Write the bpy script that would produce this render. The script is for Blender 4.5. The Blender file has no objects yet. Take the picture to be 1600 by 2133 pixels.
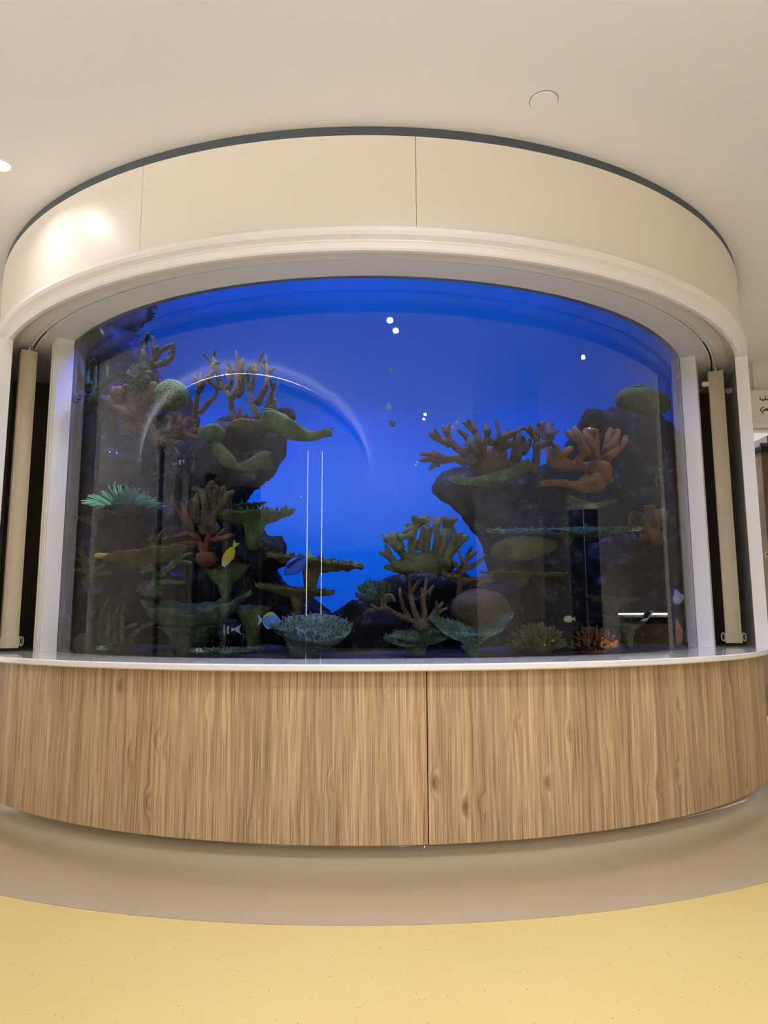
import bpy, bmesh, math, random
from mathutils import Vector, Matrix, noise

# ------------------------------------------------------------------ camera
sc = bpy.context.scene
COL = sc.collection
F_PX, CAM_D, CAM_H = 1532.4, 7.6, 1.3072
PITCH, ROLL, YAW = math.radians(8.1763), math.radians(-0.189), math.radians(0.853)
_cy, _sy, _cp, _sp = math.cos(YAW), math.sin(YAW), math.cos(PITCH), math.sin(PITCH)
FW = Vector((_sy*_cp, _cy*_cp, _sp))
_r0 = Vector((_cy, -_sy, 0)); _u0 = _r0.cross(FW)
RT = math.cos(ROLL)*_r0 + math.sin(ROLL)*_u0
UP = -math.sin(ROLL)*_r0 + math.cos(ROLL)*_u0
CAM = Vector((0, -CAM_D, CAM_H))
cam_data = bpy.data.cameras.new('camera')
cam_data.sensor_fit = 'HORIZONTAL'; cam_data.sensor_width = 36.0
cam_data.lens = F_PX/1600*36.0
cam_data.clip_start = 0.05; cam_data.clip_end = 200
cam = bpy.data.objects.new('camera', cam_data); COL.objects.link(cam)
m = Matrix((RT, UP, -FW)).transposed().to_4x4(); m.translation = CAM
cam.matrix_world = m
sc.camera = cam

# ------------------------------------------------------------------ world, exposure
w = bpy.data.worlds.new('world'); sc.world = w; w.use_nodes = True
w.node_tree.nodes['Background'].inputs[0].default_value = (1.0, 0.9, 0.75, 1)
w.node_tree.nodes['Background'].inputs[1].default_value = 0.02
sc.view_settings.view_transform = 'Standard'; sc.view_settings.look = 'None'
sc.view_settings.gamma = 1.0; sc.view_settings.use_curve_mapping = False
sc.view_settings.exposure = 0.27
sc.cycles.use_denoising = True
sc.cycles.max_bounces = 8; sc.cycles.diffuse_bounces = 6; sc.cycles.adaptive_threshold = 0.02; sc.cycles.transparent_max_bounces = 16
sc.cycles.sample_clamp_indirect = 4.0
sc.cycles.caustics_reflective = False; sc.cycles.caustics_refractive = False

# ------------------------------------------------------------------ main levels (metres)
CEIL = 4.24; R_GLASS = 3.06; R_DRUM = 3.548; Z_CT = 1.06; Z_SOF = 3.52
Y_BACK = -0.9; Z_WATER = 3.78

def area(name, loc, size, power, color, rot=(0,0,0), shape='DISK', size_y=None, spread=None):
    l = bpy.data.lights.new(name, 'AREA'); l.shape = shape; l.size = size
    if size_y: l.size_y = size_y
    l.energy = power; l.color = color
    if spread: l.spread = spread
    o = bpy.data.objects.new(name, l); COL.objects.link(o)
    o.location = loc; o.rotation_euler = rot
    return o
# blue light box behind the translucent tank back panel, and the lamps over the water
BLUE = (0.002, 0.53, 1.0)
area('tank_backlight', (0, Y_BACK+0.75, 2.5), 5.7, 39, BLUE, (math.radians(-90), 0, 0), 'RECTANGLE', 3.4)
for x, pw in ((-1.7, 1.0), (-0.2, 1.0), (1.5, 0.55)):
    area('tank_blue_lamp', (x, -1.9, 4.12), 0.9, 58*pw, (0.05, 0.13, 1.0), (0, 0, 0), 'RECTANGLE', 0.35)
    area('tank_white_lamp', (x, -2.35, 4.12), 0.5, 20*pw, (0.75, 0.95, 1.0), (0, 0, 0), 'RECTANGLE', 0.2)
WARM = (0.80, 0.82, 0.97)

# ------------------------------------------------------------------ helpers
def s2l(c):
    return c/12.92 if c <= 0.04045 else ((c+0.055)/1.055)**2.4
def rgb(r, g, b): return (s2l(r/255), s2l(g/255), s2l(b/255), 1)

def ray(u, v):
    return (FW + RT*((u-800)/F_PX) - UP*((v-1066.5)/F_PX)).normalized()
def at(u, v, y):                       # point of the sight line in the plane y
    d = ray(u, v); return CAM + d*((y-CAM.y)/d.y)
def G(u, v, k):                        # point k metres behind the glass
    d = ray(u, v); a = d.x*d.x+d.y*d.y; b = CAM.y*d.y; c = CAM.y**2-R_GLASS**2
    q = max(b*b-a*c, 0.0); return CAM + d*((-b-math.sqrt(q))/a + k)
def mpp(p): return (p-CAM).dot(FW)/F_PX

def link(name, me, mat=None, parent=None):
    o = bpy.data.objects.new(name, me); COL.objects.link(o)
    if mat: me.materials.append(mat)
    if parent is not None: o.parent = parent
    return o
def tag(o, label=None, cat=None, group=None, kind=None):
    if label: o['label'] = label
    if cat: o['category'] = cat
    if group: o['group'] = group
    if kind: o['kind'] = kind
    return o
def thing(name, label, cat, loc=(0,0,0), group=None):
    o = bpy.data.objects.new(name, None); COL.objects.link(o); o.location = loc
    o.empty_display_size = 0.1
    return tag(o, label, cat, group)

class MB:
    """collects vertices and faces of ONE mesh, in world metres"""
    def __init__(s): s.v = []; s.f = []; s.uv = []
    def box(s, a, b):
        x0,y0,z0 = a; x1,y1,z1 = b; n = len(s.v)
        s.v += [(x0,y0,z0),(x1,y0,z0),(x1,y1,z0),(x0,y1,z0),(x0,y0,z1),(x1,y0,z1),(x1,y1,z1),(x0,y1,z1)]
        s.f += [tuple(n+i for i in q) for q in ((0,3,2,1),(4,5,6,7),(0,1,5,4),(1,2,6,5),(2,3,7,6),(3,0,4,7))]
        return s
    def tube(s, pts, rad, seg=8, flat=1.0, nz=0.0):
        """round-ended tapered tube through pts"""
        pts = [Vector(p) for p in pts]; n = len(pts)
        if isinstance(rad, (int, float)): rad = [rad]*n
        # round the tip
        t = (pts[-1]-pts[-2]).normalized()
        tip = pts[-1]; r = rad[-1]
        pts = pts[:-1]+[tip-t*r*0.2, tip+t*r*0.35, tip+t*r*0.7]; rad = list(rad[:-1])+[r, r*0.8, r*0.35]
        n = len(pts)
        base = len(s.v); prev = None
        for i, p in enumerate(pts):
            d = (pts[min(i+1, n-1)]-pts[max(i-1, 0)]).normalized()
            if prev is None:
                a = Vector((0,1,0)) if abs(d.y) < 0.9 else Vector((1,0,0))
                x = d.cross(a).normalized()
            else:
                x = (prev-d*prev.dot(d)).normalized()
            prev = x; yv = d.cross(x)
            for k in range(seg):
                an = 2*math.pi*k/seg; rr = rad[i]
                q = p + x*math.cos(an)*rr + yv*math.sin(an)*rr*flat
                if nz: q = q + noise.noise_vector(q*(0.35/max(rad[0],0.004)))*rr*nz
                s.v.append(tuple(q))
        for i in range(n-1):
            for k in range(seg):
                s.f.append((base+i*seg+k, base+i*seg+(k+1)%seg, base+(i+1)*seg+(k+1)%seg, base+(i+1)*seg+k))
        s.f.append(tuple(base+k for k in reversed(range(seg))))
        s.f.append(tuple(base+(n-1)*seg+k for k in range(seg)))
        return s
    def ball(s, c, r, seg=12, rings=8, nz=0.0, freq=3.0, amp_seed=0.0):
        c = Vector(c); r = Vector(r) if not isinstance(r, (int,float)) else Vector((r,r,r)); base = len(s.v)
        def P(th, ph):
            d = Vector((math.sin(th)*math.cos(ph), math.sin(th)*math.sin(ph), math.cos(th)))
            k = 1+nz*noise.noise(d*freq+Vector((amp_seed, amp_seed*1.7, 0)))+0.4*nz*noise.noise(d*freq*3+Vector((amp_seed,0,5)))
            return tuple(c+Vector((d.x*r.x, d.y*r.y, d.z*r.z))*k)
        s.v.append(P(0,0))
        for i in range(1, rings):
            for k in range(seg): s.v.append(P(math.pi*i/rings, 2*math.pi*k/seg))
        s.v.append(P(math.pi,0)); last = len(s.v)-1
        for k in range(seg): s.f.append((base, base+1+k, base+1+(k+1)%seg))
        for i in range(rings-2):
            for k in range(seg):
                a = base+1+i*seg; s.f.append((a+k, a+seg+k, a+seg+(k+1)%seg, a+(k+1)%seg))
        a = base+1+(rings-2)*seg
        for k in range(seg): s.f.append((a+k, last, a+(k+1)%seg))
        return s
    def build(s, name, mat=None, parent=None, smooth=True, origin=None):
        o = Vector(origin) if origin is not None else Vector((0,0,0))
        if parent is not None and parent.type == 'EMPTY' and origin is None: o = parent.location.copy()
        me = bpy.data.meshes.new(name)
        me.from_pydata([tuple(Vector(v)-o) for v in s.v], [], s.f); me.update()
        if smooth: me.polygons.foreach_set('use_smooth', [True]*len(me.polygons))
        ob = link(name, me, mat, parent)
        if parent is None or parent.type != 'EMPTY': ob.location = o if parent is None else (0,0,0)
        return ob

def pol(r, a, z): return (r*math.sin(a), -r*math.cos(a), z)

def ring(name, prof, a0, a1, mat, n=96, parent=None, smooth=True, closed=True):
    """sweep a closed (r,z) profile about the axis from a0 to a1 degrees; UV = metres along arc and up"""
    a0, a1 = math.radians(a0), math.radians(a1); m_ = len(prof)
    full = abs(a1-a0) > 6.28
    vs, fs, uvs = [], [], []
    for i in range(n+1):
        a = a0+(a1-a0)*i/n
        for r, z in prof: vs.append(pol(r, a, z))
    L = [0]
    for j in range(m_):
        r0, z0 = prof[j]; r1, z1 = prof[(j+1) % m_]; L.append(L[-1]+math.hypot(r1-r0, z1-z0))
    for i in range(n):
        A = a0+(a1-a0)*i/n; B = a0+(a1-a0)*(i+1)/n
        for j in range(m_ if closed else m_-1):
            k = (j+1) % m_
            fs.append((i*m_+j, (i+1)*m_+j, (i+1)*m_+k, i*m_+k))
            rj, rk = prof[j][0], prof[k][0]; rm = 3.5
            vert = abs(prof[j][1]-prof[k][1]) > abs(rj-rk)
            vj, vk = (prof[j][1], prof[k][1]) if vert else (rj, rk)
            uvs += [(A*rm, vj), (B*rm, vj), (B*rm, vk), (A*rm, vk)]
    if closed and not full:
        fs.append(tuple(range(m_))); uvs += [(prof[j][0], prof[j][1]) for j in range(m_)]
        fs.append(tuple(n*m_+j for j in reversed(range(m_)))); uvs += [(prof[j][0], prof[j][1]) for j in reversed(range(m_))]
    me = bpy.data.meshes.new(name); me.from_pydata(vs, [], fs); me.update()
    ul = me.uv_layers.new(name='UVMap')
    for i, uv in enumerate(uvs): ul.data[i].uv = uv
    bm = bmesh.new(); bm.from_mesh(me); bmesh.ops.recalc_face_normals(bm, faces=bm.faces)
    for e in bm.edges:
        if len(e.link_faces) == 2 and e.calc_face_angle(0) > math.radians(25): e.smooth = False
    for f_ in bm.faces: f_.smooth = smooth
    bm.to_mesh(me); bm.free()
    return link(name, me, mat, parent)

# ------------------------------------------------------------------ materials
def mat_new(name):
    m_ = bpy.data.materials.new(name); m_.use_nodes = True
    nt = m_.node_tree; return m_, nt, nt.nodes['Principled BSDF']
def N(nt, t, **kw):
    n = nt.nodes.new(t)
    for k, v in kw.items():
        if k in n.inputs: n.inputs[k].default_value = v
        else: setattr(n, k, v)
    return n
def ramp(nt, stops, interp='LINEAR'):
    r = nt.nodes.new('ShaderNodeValToRGB'); r.color_ramp.interpolation = interp
    el = r.color_ramp.elements
    while len(el) < len(stops): el.new(0.5)
    for e, (p, c) in zip(el, stops): e.position = p; e.color = c
    return r
def plain(name, col, rough=0.5, spec=0.5, var=0.0, scale=8.0, bump=0.0, bscale=60.0, metal=0.0):
    m_, nt, p = mat_new(name)
    p.inputs['Base Color'].default_value = col; p.inputs['Roughness'].default_value = rough
    p.inputs['Specular IOR Level'].default_value = spec; p.inputs['Metallic'].default_value = metal
    tc = nt.nodes.new('ShaderNodeTexCoord')
    if var:
        n = N(nt, 'ShaderNodeTexNoise', Scale=scale, Detail=4.0); nt.links.new(tc.outputs['Object'], n.inputs['Vector'])
        d = tuple(c*(1-var) for c in col[:3])+(1,); h = tuple(min(c*(1+var), 1) for c in col[:3])+(1,)
        r = ramp(nt, [(0.3, d), (0.7, h)]); nt.links.new(n.outputs['Fac'], r.inputs['Fac'])
        nt.links.new(r.outputs['Color'], p.inputs['Base Color'])
    if bump:
        n = N(nt, 'ShaderNodeTexNoise', Scale=bscale, Detail=3.0); nt.links.new(tc.outputs['Object'], n.inputs['Vector'])
        b = N(nt, 'ShaderNodeBump', Strength=bump, Distance=0.01); nt.links.new(n.outputs['Fac'], b.inputs['Height'])
        nt.links.new(b.outputs['Normal'], p.inputs['Normal'])
    return m_
def emit(name, col, s):
    m_, nt, p = mat_new(name)
    p.inputs['Base Color'].default_value = (0.8,0.8,0.8,1)
    p.inputs['Emission Color'].default_value = col; p.inputs['Emission Strength'].default_value = s
    return m_

M = {}
M['ceiling'] = plain('ceiling_paint', rgb(240,238,237), 0.9, 0.2, 0.015, 0.7)
M['wall'] = plain('wall_paint', rgb(230,222,206), 0.8, 0.3, 0.02, 1.0)
M['panel'] = plain('drum_laminate', rgb(232,222,200), 0.38, 0.4, 0.012, 2.0)
M['band'] = plain('charcoal_band', rgb(76,82,81), 0.6, 0.4, 0.05, 3.0)
M['white'] = plain('white_solid_surface', rgb(240,235,224), 0.35, 0.5, 0.01, 3.0)
M['counter'] = plain('white_polished_counter', rgb(236,232,222), 0.06, 0.6, 0.01, 2.0)
M['soffit'] = plain('soffit_paint', rgb(222,218,210), 0.6, 0.3, 0.01, 2.0)
M['track'] = plain('track_aluminium', rgb(225,222,214), 0.4, 0.5)
M['dark'] = plain('dark_slot', rgb(28,28,26), 0.8, 0.2)
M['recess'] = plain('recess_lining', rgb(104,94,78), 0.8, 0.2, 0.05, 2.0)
M['slat'] = plain('blind_fabric', rgb(222,206,172), 0.85, 0.2, 0.02, 20.0, 0.1, 400)
M['plastic'] = plain('clear_plastic', rgb(225,222,214), 0.25, 0.5)
M['grey_vinyl'] = plain('taupe_vinyl', rgb(170,153,122), 0.13, 0.5, 0.03, 1.5)

def yellow_floor():
    m_, nt, p = mat_new('yellow_speckled_vinyl'); p.inputs['Roughness'].default_value = 0.42
    p.inputs['Specular IOR Level'].default_value = 0.35
    tc = nt.nodes.new('ShaderNodeTexCoord')
    v = N(nt, 'ShaderNodeTexVoronoi', Scale=38.0); nt.links.new(tc.outputs['Object'], v.inputs['Vector'])
    r = ramp(nt, [(0.0, (1,1,1,1)), (0.085, (1,1,1,1)), (0.12, (0,0,0,1))]); nt.links.new(v.outputs['Distance'], r.inputs['Fac'])
    sep = nt.nodes.new('ShaderNodeSeparateColor'); nt.links.new(v.outputs['Color'], sep.inputs['Color'])
    g = N(nt, 'ShaderNodeMath', operation='GREATER_THAN'); g.inputs[1].default_value = 0.62; nt.links.new(sep.outputs[0], g.inputs[0])
    mu = N(nt, 'ShaderNodeMath', operation='MULTIPLY'); nt.links.new(r.outputs['Color'], mu.inputs[0]); nt.links.new(g.outputs[0], mu.inputs[1])
    n = N(nt, 'ShaderNodeTexNoise', Scale=1.2, Detail=3.0); nt.links.new(tc.outputs['Object'], n.inputs['Vector'])
    r2 = ramp(nt, [(0.3, rgb(202,178,103)), (0.7, rgb(207,183,109))]); nt.links.new(n.outputs['Fac'], r2.inputs['Fac'])
    mx = N(nt, 'ShaderNodeMix', data_type='RGBA'); nt.links.new(mu.outputs[0], mx.inputs['Factor'])
    nt.links.new(r2.outputs['Color'], mx.inputs[6]); mx.inputs[7].default_value = rgb(120,95,44)
    nt.links.new(mx.outputs[2], p.inputs['Base Color'])
    return m_
M['yellow'] = yellow_floor()

def wood(name, c_dark, c_mid, c_light):
    """vertical-grain oak print on UV = metres along the arc / up"""
    m_, nt, p = mat_new(name); p.inputs['Roughness'].default_value = 0.5; p.inputs['Specular IOR Level'].default_value = 0.35
    L = nt.links.new
    uv = nt.nodes.new('ShaderNodeUVMap')
    # knots bend the grain
    mk = N(nt, 'ShaderNodeMapping'); mk.inputs['Scale'].default_value = (6.0, 2.6, 1); L(uv.outputs['UV'], mk.inputs['Vector'])
    vk = N(nt, 'ShaderNodeTexVoronoi', Scale=1.0); vk.inputs['Randomness'].default_value = 1.0; L(mk.outputs['Vector'], vk.inputs['Vector'])
    kr = ramp(nt, [(0.0, (1,1,1,1)), (0.30, (0,0,0,1))], 'EASE'); L(vk.outputs['Distance'], kr.inputs['Fac'])
    big = N(nt, 'ShaderNodeMapping'); big.inputs['Scale'].default_value = (5.0, 0.9, 1); L(uv.outputs['UV'], big.inputs['Vector'])
    nb = N(nt, 'ShaderNodeTexNoise', Scale=1.0, Detail=3.0); L(big.outputs['Vector'], nb.inputs['Vector'])
    sx = nt.nodes.new('ShaderNodeSeparateXYZ'); L(uv.outputs['UV'], sx.inputs['Vector'])
    a1 = N(nt, 'ShaderNodeMath', operation='MULTIPLY'); L(sx.outputs['X'], a1.inputs[0]); a1.inputs[1].default_value = 22.0
    a2 = N(nt, 'ShaderNodeMath', operation='MULTIPLY_ADD'); L(nb.outputs['Fac'], a2.inputs[0]); a2.inputs[1].default_value = 1.3; L(a1.outputs[0], a2.inputs[2])
    a3 = N(nt, 'ShaderNodeMath', operation='MULTIPLY_ADD'); L(kr.outputs['Color'], a3.inputs[0]); a3.inputs[1].default_value = 1.1; L(a2.outputs[0], a3.inputs[2])
    cb = nt.nodes.new('ShaderNodeCombineXYZ'); L(a3.outputs[0], cb.inputs['X'])
    yy = N(nt, 'ShaderNodeMath', operation='MULTIPLY'); L(sx.outputs['Y'], yy.inputs[0]); yy.inputs[1].default_value = 0.45; L(yy.outputs[0], cb.inputs['Y'])
    grain = N(nt, 'ShaderNodeTexNoise', Scale=1.6, Detail=6.0, Roughness=0.62); L(cb.outputs['Vector'], grain.inputs['Vector'])
    r = ramp(nt, [(0.28, c_dark), (0.47, c_mid), (0.68, c_light)]); L(grain.outputs['Fac'], r.inputs['Fac'])
    # fine pores
    fm = N(nt, 'ShaderNodeMapping'); fm.inputs['Scale'].default_value = (240, 2.6, 1); L(uv.outputs['UV'], fm.inputs['Vector'])
    fn = N(nt, 'ShaderNodeTexNoise', Scale=1.0, Detail=2.0); L(fm.outputs['Vector'], fn.inputs['Vector'])
    fr = ramp(nt, [(0.34, (0.55,0.52,0.47,1)), (0.50, (0.95,0.95,0.94,1)), (0.68, (1.12,1.12,1.1,1))]); L(fn.outputs['Fac'], fr.inputs['Fac'])
    mx = N(nt, 'ShaderNodeMix', data_type='RGBA', blend_type='MULTIPLY'); mx.inputs['Factor'].default_value = 1.0
    L(r.outputs['Color'], mx.inputs[6]); L(fr.outputs['Color'], mx.inputs[7])
    # knot hearts
    kh = ramp(nt, [(0.0, (0.42,0.36,0.30,1)), (0.05, (0.6,0.55,0.48,1)), (0.16, (1,1,1,1))]); L(vk.outputs['Distance'], kh.inputs['Fac'])
    sepc = nt.nodes.new('ShaderNodeSeparateColor'); L(vk.outputs['Color'], sepc.inputs['Color'])
    gt = N(nt, 'ShaderNodeMath', operation='GREATER_THAN'); gt.inputs[1].default_value = 0.25; L(sepc.outputs[0], gt.inputs[0])
    mx2 = N(nt, 'ShaderNodeMix', data_type='RGBA', blend_type='MULTIPLY'); L(gt.outputs[0], mx2.inputs['Factor'])
    L(mx.outputs[2], mx2.inputs[6]); L(kh.outputs['Color'], mx2.inputs[7])
    # strips of slightly different tone in the print
    sm = N(nt, 'ShaderNodeMapping'); sm.inputs['Scale'].default_value = (6.5, 0.02, 1); L(uv.outputs['UV'], sm.inputs['Vector'])
    sv = N(nt, 'ShaderNodeTexVoronoi', Scale=1.0, voronoi_dimensions='2D'); L(sm.outputs['Vector'], sv.inputs['Vector'])
    hsv = nt.nodes.new('ShaderNodeHueSaturation'); L(mx2.outputs[2], hsv.inputs['Color'])
    s2 = nt.nodes.new('ShaderNodeSeparateColor'); L(sv.outputs['Color'], s2.inputs['Color'])
    mr = N(nt, 'ShaderNodeMapRange'); mr.inputs['To Min'].default_value = 0.86; mr.inputs['To Max'].default_value = 1.10
    L(s2.outputs[1], mr.inputs['Value']); L(mr.outputs['Result'], hsv.inputs['Value'])
    L(hsv.outputs['Color'], p.inputs['Base Color'])
    b = N(nt, 'ShaderNodeBump', Strength=0.12, Distance=0.002); L(fn.outputs['Fac'], b.inputs['Height']); L(b.outputs['Normal'], p.inputs['Normal'])
    return m_
M['wood'] = wood('oak_laminate', rgb(132,106,74), rgb(178,148,108), rgb(204,176,136))

def glass_mat(name, ior, rough=0.0, tint=(1,1,1,1)):
    m_ = bpy.data.materials.new(name); m_.use_nodes = True; nt = m_.node_tree; nt.nodes.clear()
    out = nt.nodes.new('ShaderNodeOutputMaterial'); fr = N(nt, 'ShaderNodeFresnel', IOR=ior)
    t = N(nt, 'ShaderNodeBsdfTransparent', Color=tint); g = N(nt, 'ShaderNodeBsdfGlossy', Roughness=rough, Color=(1, 1, 1, 1)); mx = nt.nodes.new('ShaderNodeMixShader')
    nt.links.new(fr.outputs[0], mx.inputs[0]); nt.links.new(t.outputs[0], mx.inputs[1]); nt.links.new(g.outputs[0], mx.inputs[2]); nt.links.new(mx.outputs[0], out.inputs[0])
    return m_, nt, fr, g
M['glass'] = glass_mat('clear_acrylic', 1.49, 0.0, (0.68, 0.745, 0.78, 1))[0]
wm, wnt, wfr, wg = glass_mat('water_surface', 1.333, 0.04)
tc = wnt.nodes.new('ShaderNodeTexCoord'); wn = N(wnt, 'ShaderNodeTexNoise', Scale=5.0, Detail=2.0); wb = N(wnt, 'ShaderNodeBump', Strength=0.25, Distance=0.05)
wnt.links.new(tc.outputs['Object'], wn.inputs['Vector']); wnt.links.new(wn.outputs['Fac'], wb.inputs['Height']); wnt.links.new(wb.outputs['Normal'], wg.inputs['Normal'])
M['water'] = wm
def translucent(name, col):
    m_ = bpy.data.materials.new(name); m_.use_nodes = True; nt = m_.node_tree; nt.nodes.clear()
    out = nt.nodes.new('ShaderNodeOutputMaterial'); t = N(nt, 'ShaderNodeBsdfTranslucent', Color=col); d = N(nt, 'ShaderNodeBsdfDiffuse', Color=col)
    mx = nt.nodes.new('ShaderNodeMixShader'); mx.inputs[0].default_value = 0.25
    nt.links.new(t.outputs[0], mx.inputs[1]); nt.links.new(d.outputs[0], mx.inputs[2]); nt.links.new(mx.outputs[0], out.inputs[0]); return m_
M['backdrop'] = translucent('blue_translucent_acrylic', (0.06, 0.5, 0.95, 1))

def coral_mat(name, col, tip=None, bump=0.6, bscale=90.0, var=0.35, sat=0.78):
    def ds(c):
        g = 0.3*c[0]+0.55*c[1]+0.15*c[2]; return tuple(g+(x-g)*sat for x in c[:3])+(1,)
    col = ds(col); tip = ds(tip) if tip else None
    tip = tip or tuple(min(1, c*1.7+0.01) for c in col[:3])+(1,)
    m_, nt, p = mat_new(name); p.inputs['Roughness'].default_value = 0.85; p.inputs['Specular IOR Level'].default_value = 0.15
    L = nt.links.new; geo = nt.nodes.new('ShaderNodeNewGeometry')
    n = N(nt, 'ShaderNodeTexNoise', Scale=9.0, Detail=5.0, Roughness=0.65); L(geo.outputs['Position'], n.inputs['Vector'])
    d = tuple(c*(1-var) for c in col[:3])+(1,)
    r = ramp(nt, [(0.3, d), (0.52, col), (0.78, tip)]); L(n.outputs['Fac'], r.inputs['Fac']); L(r.outputs['Color'], p.inputs['Base Color'])
    v = N(nt, 'ShaderNodeTexVoronoi', Scale=bscale); L(geo.outputs['Position'], v.inputs['Vector'])
    b = N(nt, 'ShaderNodeBump', Strength=bump, Distance=0.008); L(v.outputs['Distance'], b.inputs['Height']); L(b.outputs['Normal'], p.inputs['Normal'])
    return m_

# ------------------------------------------------------------------ room shell
def slab(name, a, b, mat):
    o = MB().box(a, b).build(name, mat, smooth=False); return tag(o, kind='structure')
M['bounce_vinyl'] = plain('neutral_bounce_vinyl', rgb(226,222,212), 0.35, 0.4, 0.02, 1.0)  # unseen pale floor, colour invented so its bounce light stays neutral
slab('floor', (-20, -31, -0.1), (21, 9, 0.0), M['bounce_vinyl'])
tag(ring('floor_yellow_zone', [(3.3, 0.0), (6.6, 0.0), (6.6, 0.002), (3.3, 0.002)], -120, 120, M['yellow'], 160), kind='structure')
slab('ceiling', (-20, -31, CEIL), (21, 9, CEIL+0.1), M['ceiling'])
slab('wall_left', (-20.1, -31, 0), (-20, 9, CEIL), M['wall'])
slab('wall_right', (21, -31, 0), (21.1, 9, CEIL), M['wall'])
slab('wall_front', (-20, -31.1, 0), (21, -31, CEIL), plain('dim_far_end', rgb(72,62,54), 0.6, 0.3, 0.1, 1.0))  # dimness of the hall's far end put into the wall colour
slab('wall_back', (-20, 0.62, 0), (3.3, 0.75, CEIL), M['wall'])

# taupe vinyl floor border that coves up under the wood
cove = [(3.44, 0.135)]
for i in range(9):
    t = i/8*math.pi/2; cove.append((3.62-0.17*math.cos(t), 0.115*(1-math.sin(t))+0.006))
cove += [(3.70, 0.005), (4.0, 0.005), (4.232, 0.005), (4.232, 0.0), (3.40, 0.0), (3.40, 0.135)]
tag(ring('baseboard_front', cove, -98, 98, M['grey_vinyl'], 140), kind='structure')

# ------------------------------------------------------------------ aquarium cabinet: oak panels
base = thing('aquarium_base', 'curved oak panelled base under the white counter of the aquarium', 'cabinet', (0, -3.5, 0.12))
def ring_part(name, prof, a0, a1, mat, parent, n=24):
    o = ring(name, prof, a0, a1, mat, n, parent)
    o.data.transform(Matrix.Translation(-parent.location)); return o
seams = [-98, -81.5, -52.6, -23.85, 4.72, 33.3, 62.0, 90.5, 98]
gaps = {4.72: 0.055}
for a0, a1 in zip(seams[:-1], seams[1:]):
    g0, g1 = gaps.get(a0, 0.012), gaps.get(a1, 0.012)
    ring_part('oak_panel', [(3.503, 0.122), (3.526, 0.122), (3.526, 1.021), (3.503, 1.021)], a0+g0, a1-g1, M['wood'], base, 28)
ring_part('backing_board', [(3.42, 0.13), (3.502, 0.13), (3.502, 1.019), (3.42, 1.019)], -98, 98, M['dark'], base, 90)

ct = ring('countertop', [(3.0, 1.022), (3.583, 1.022), (3.590, 1.029), (3.590, 1.053), (3.583, 1.06), (3.0, 1.06)], -98, 98, M['counter'], 160)
tag(ct, 'glossy white curved counter ledge running round the foot of the aquarium glass', 'countertop')

# ------------------------------------------------------------------ drum over the tank
drum = bpy.data.objects.new('wall_drum', None); COL.objects.link(drum); drum['kind'] = 'structure'; drum.location = (0, -3.5, 3.6)
wseams = [-150, -110, -81.0, -52.2, -24.45, 4.17, 75, 150]
for a0, a1 in zip(wseams[:-1], wseams[1:]):
    ring_part('wall_panel', [(3.50, 3.56), (R_DRUM, 3.56), (R_DRUM, 4.176), (3.50, 4.176)], a0+0.025, a1-0.025, M['panel'], drum, 32)
ring_part('backing_board', [(3.47, 3.56), (3.499, 3.56), (3.499, 4.2), (3.47, 4.2)], -150, 150, M['dark'], drum, 100)
for a0, a1 in ((-150, -24.55), (-24.55, 150)):
    ring_part('shadow_gap_band', [(3.44, 4.165), (3.541, 4.165), (3.541, 4.239), (3.44, 4.239)], a0+0.02, a1-0.02, M['band'], drum, 90)

corn = ring('cornice', [(3.49, 3.572), (3.586, 3.572), (3.588, 3.568), (3.588, 3.546), (3.575, 3.528), (3.552, 3.516), (3.543, 3.512),
                        (3.543, 3.503), (3.536, 3.5), (3.528, 3.466), (3.518, 3.456), (3.49, 3.456)], -98, 98, M['white'], 160)
tag(corn, 'white moulded cornice curving over the top of the aquarium opening', 'cornice')
sof = ring('trim_1', [(3.02, 3.52), (3.27, 3.52), (3.27, 3.524), (3.33, 3.524), (3.33, 3.52), (3.428, 3.52), (3.428, 3.526), (3.431, 3.526), (3.431, 3.52), (3.489, 3.52), (3.489, 3.56), (3.02, 3.56)], -98, 98, M['soffit'], 160)
tag(sof, kind='structure')
hood = ring('wall_hood', [(3.02, 3.561), (3.06, 3.561), (3.06, 4.235), (3.02, 4.235)], -98, 98, M['recess'], 90); tag(hood, kind='structure')

# curtain track in the soffit
track = thing('curtain_track', 'slim white curved blind track with dark slot set in the soffit above the glass', 'curtain track', (0, -3.3, 3.51))
for r in (3.284, 3.316):
    ring_part('track_rail', [(r-0.009, 3.508), (r+0.009, 3.508), (r+0.009, 3.5235), (r-0.009, 3.5235)], -58, 67.5, M['track'], track, 110)
ring_part('track_slot', [(3.293, 3.514), (3.307, 3.514), (3.307, 3.5235), (3.293, 3.5235)], -58, 67.5, M['dark'], track, 110)
mb = MB()
for i in range(360):
    a = math.radians(-50+i*0.29); p0 = pol(3.2935, a, 3.5135); p1 = pol(3.3065, a, 3.5135)
    d = Vector(p1)-Vector(p0); t = Vector((math.cos(a), math.sin(a), 0))*0.004
    n = len(mb.v)
    mb.v += [tuple(Vector(p0)-t), tuple(Vector(p0)+t), tuple(Vector(p1)+t), tuple(Vector(p1)-t)]; mb.f.append((n, n+1, n+2, n+3))
tag(mb.build('track_teeth', M['track'], track, smooth=False), kind='stuff')
for a in (3.62, 3.92):
    ring_part('track_clip', [(3.293, 3.505), (3.307, 3.505), (3.307, 3.515), (3.293, 3.515)], a-0.1, a+0.1, M['track'], track, 2)

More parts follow.
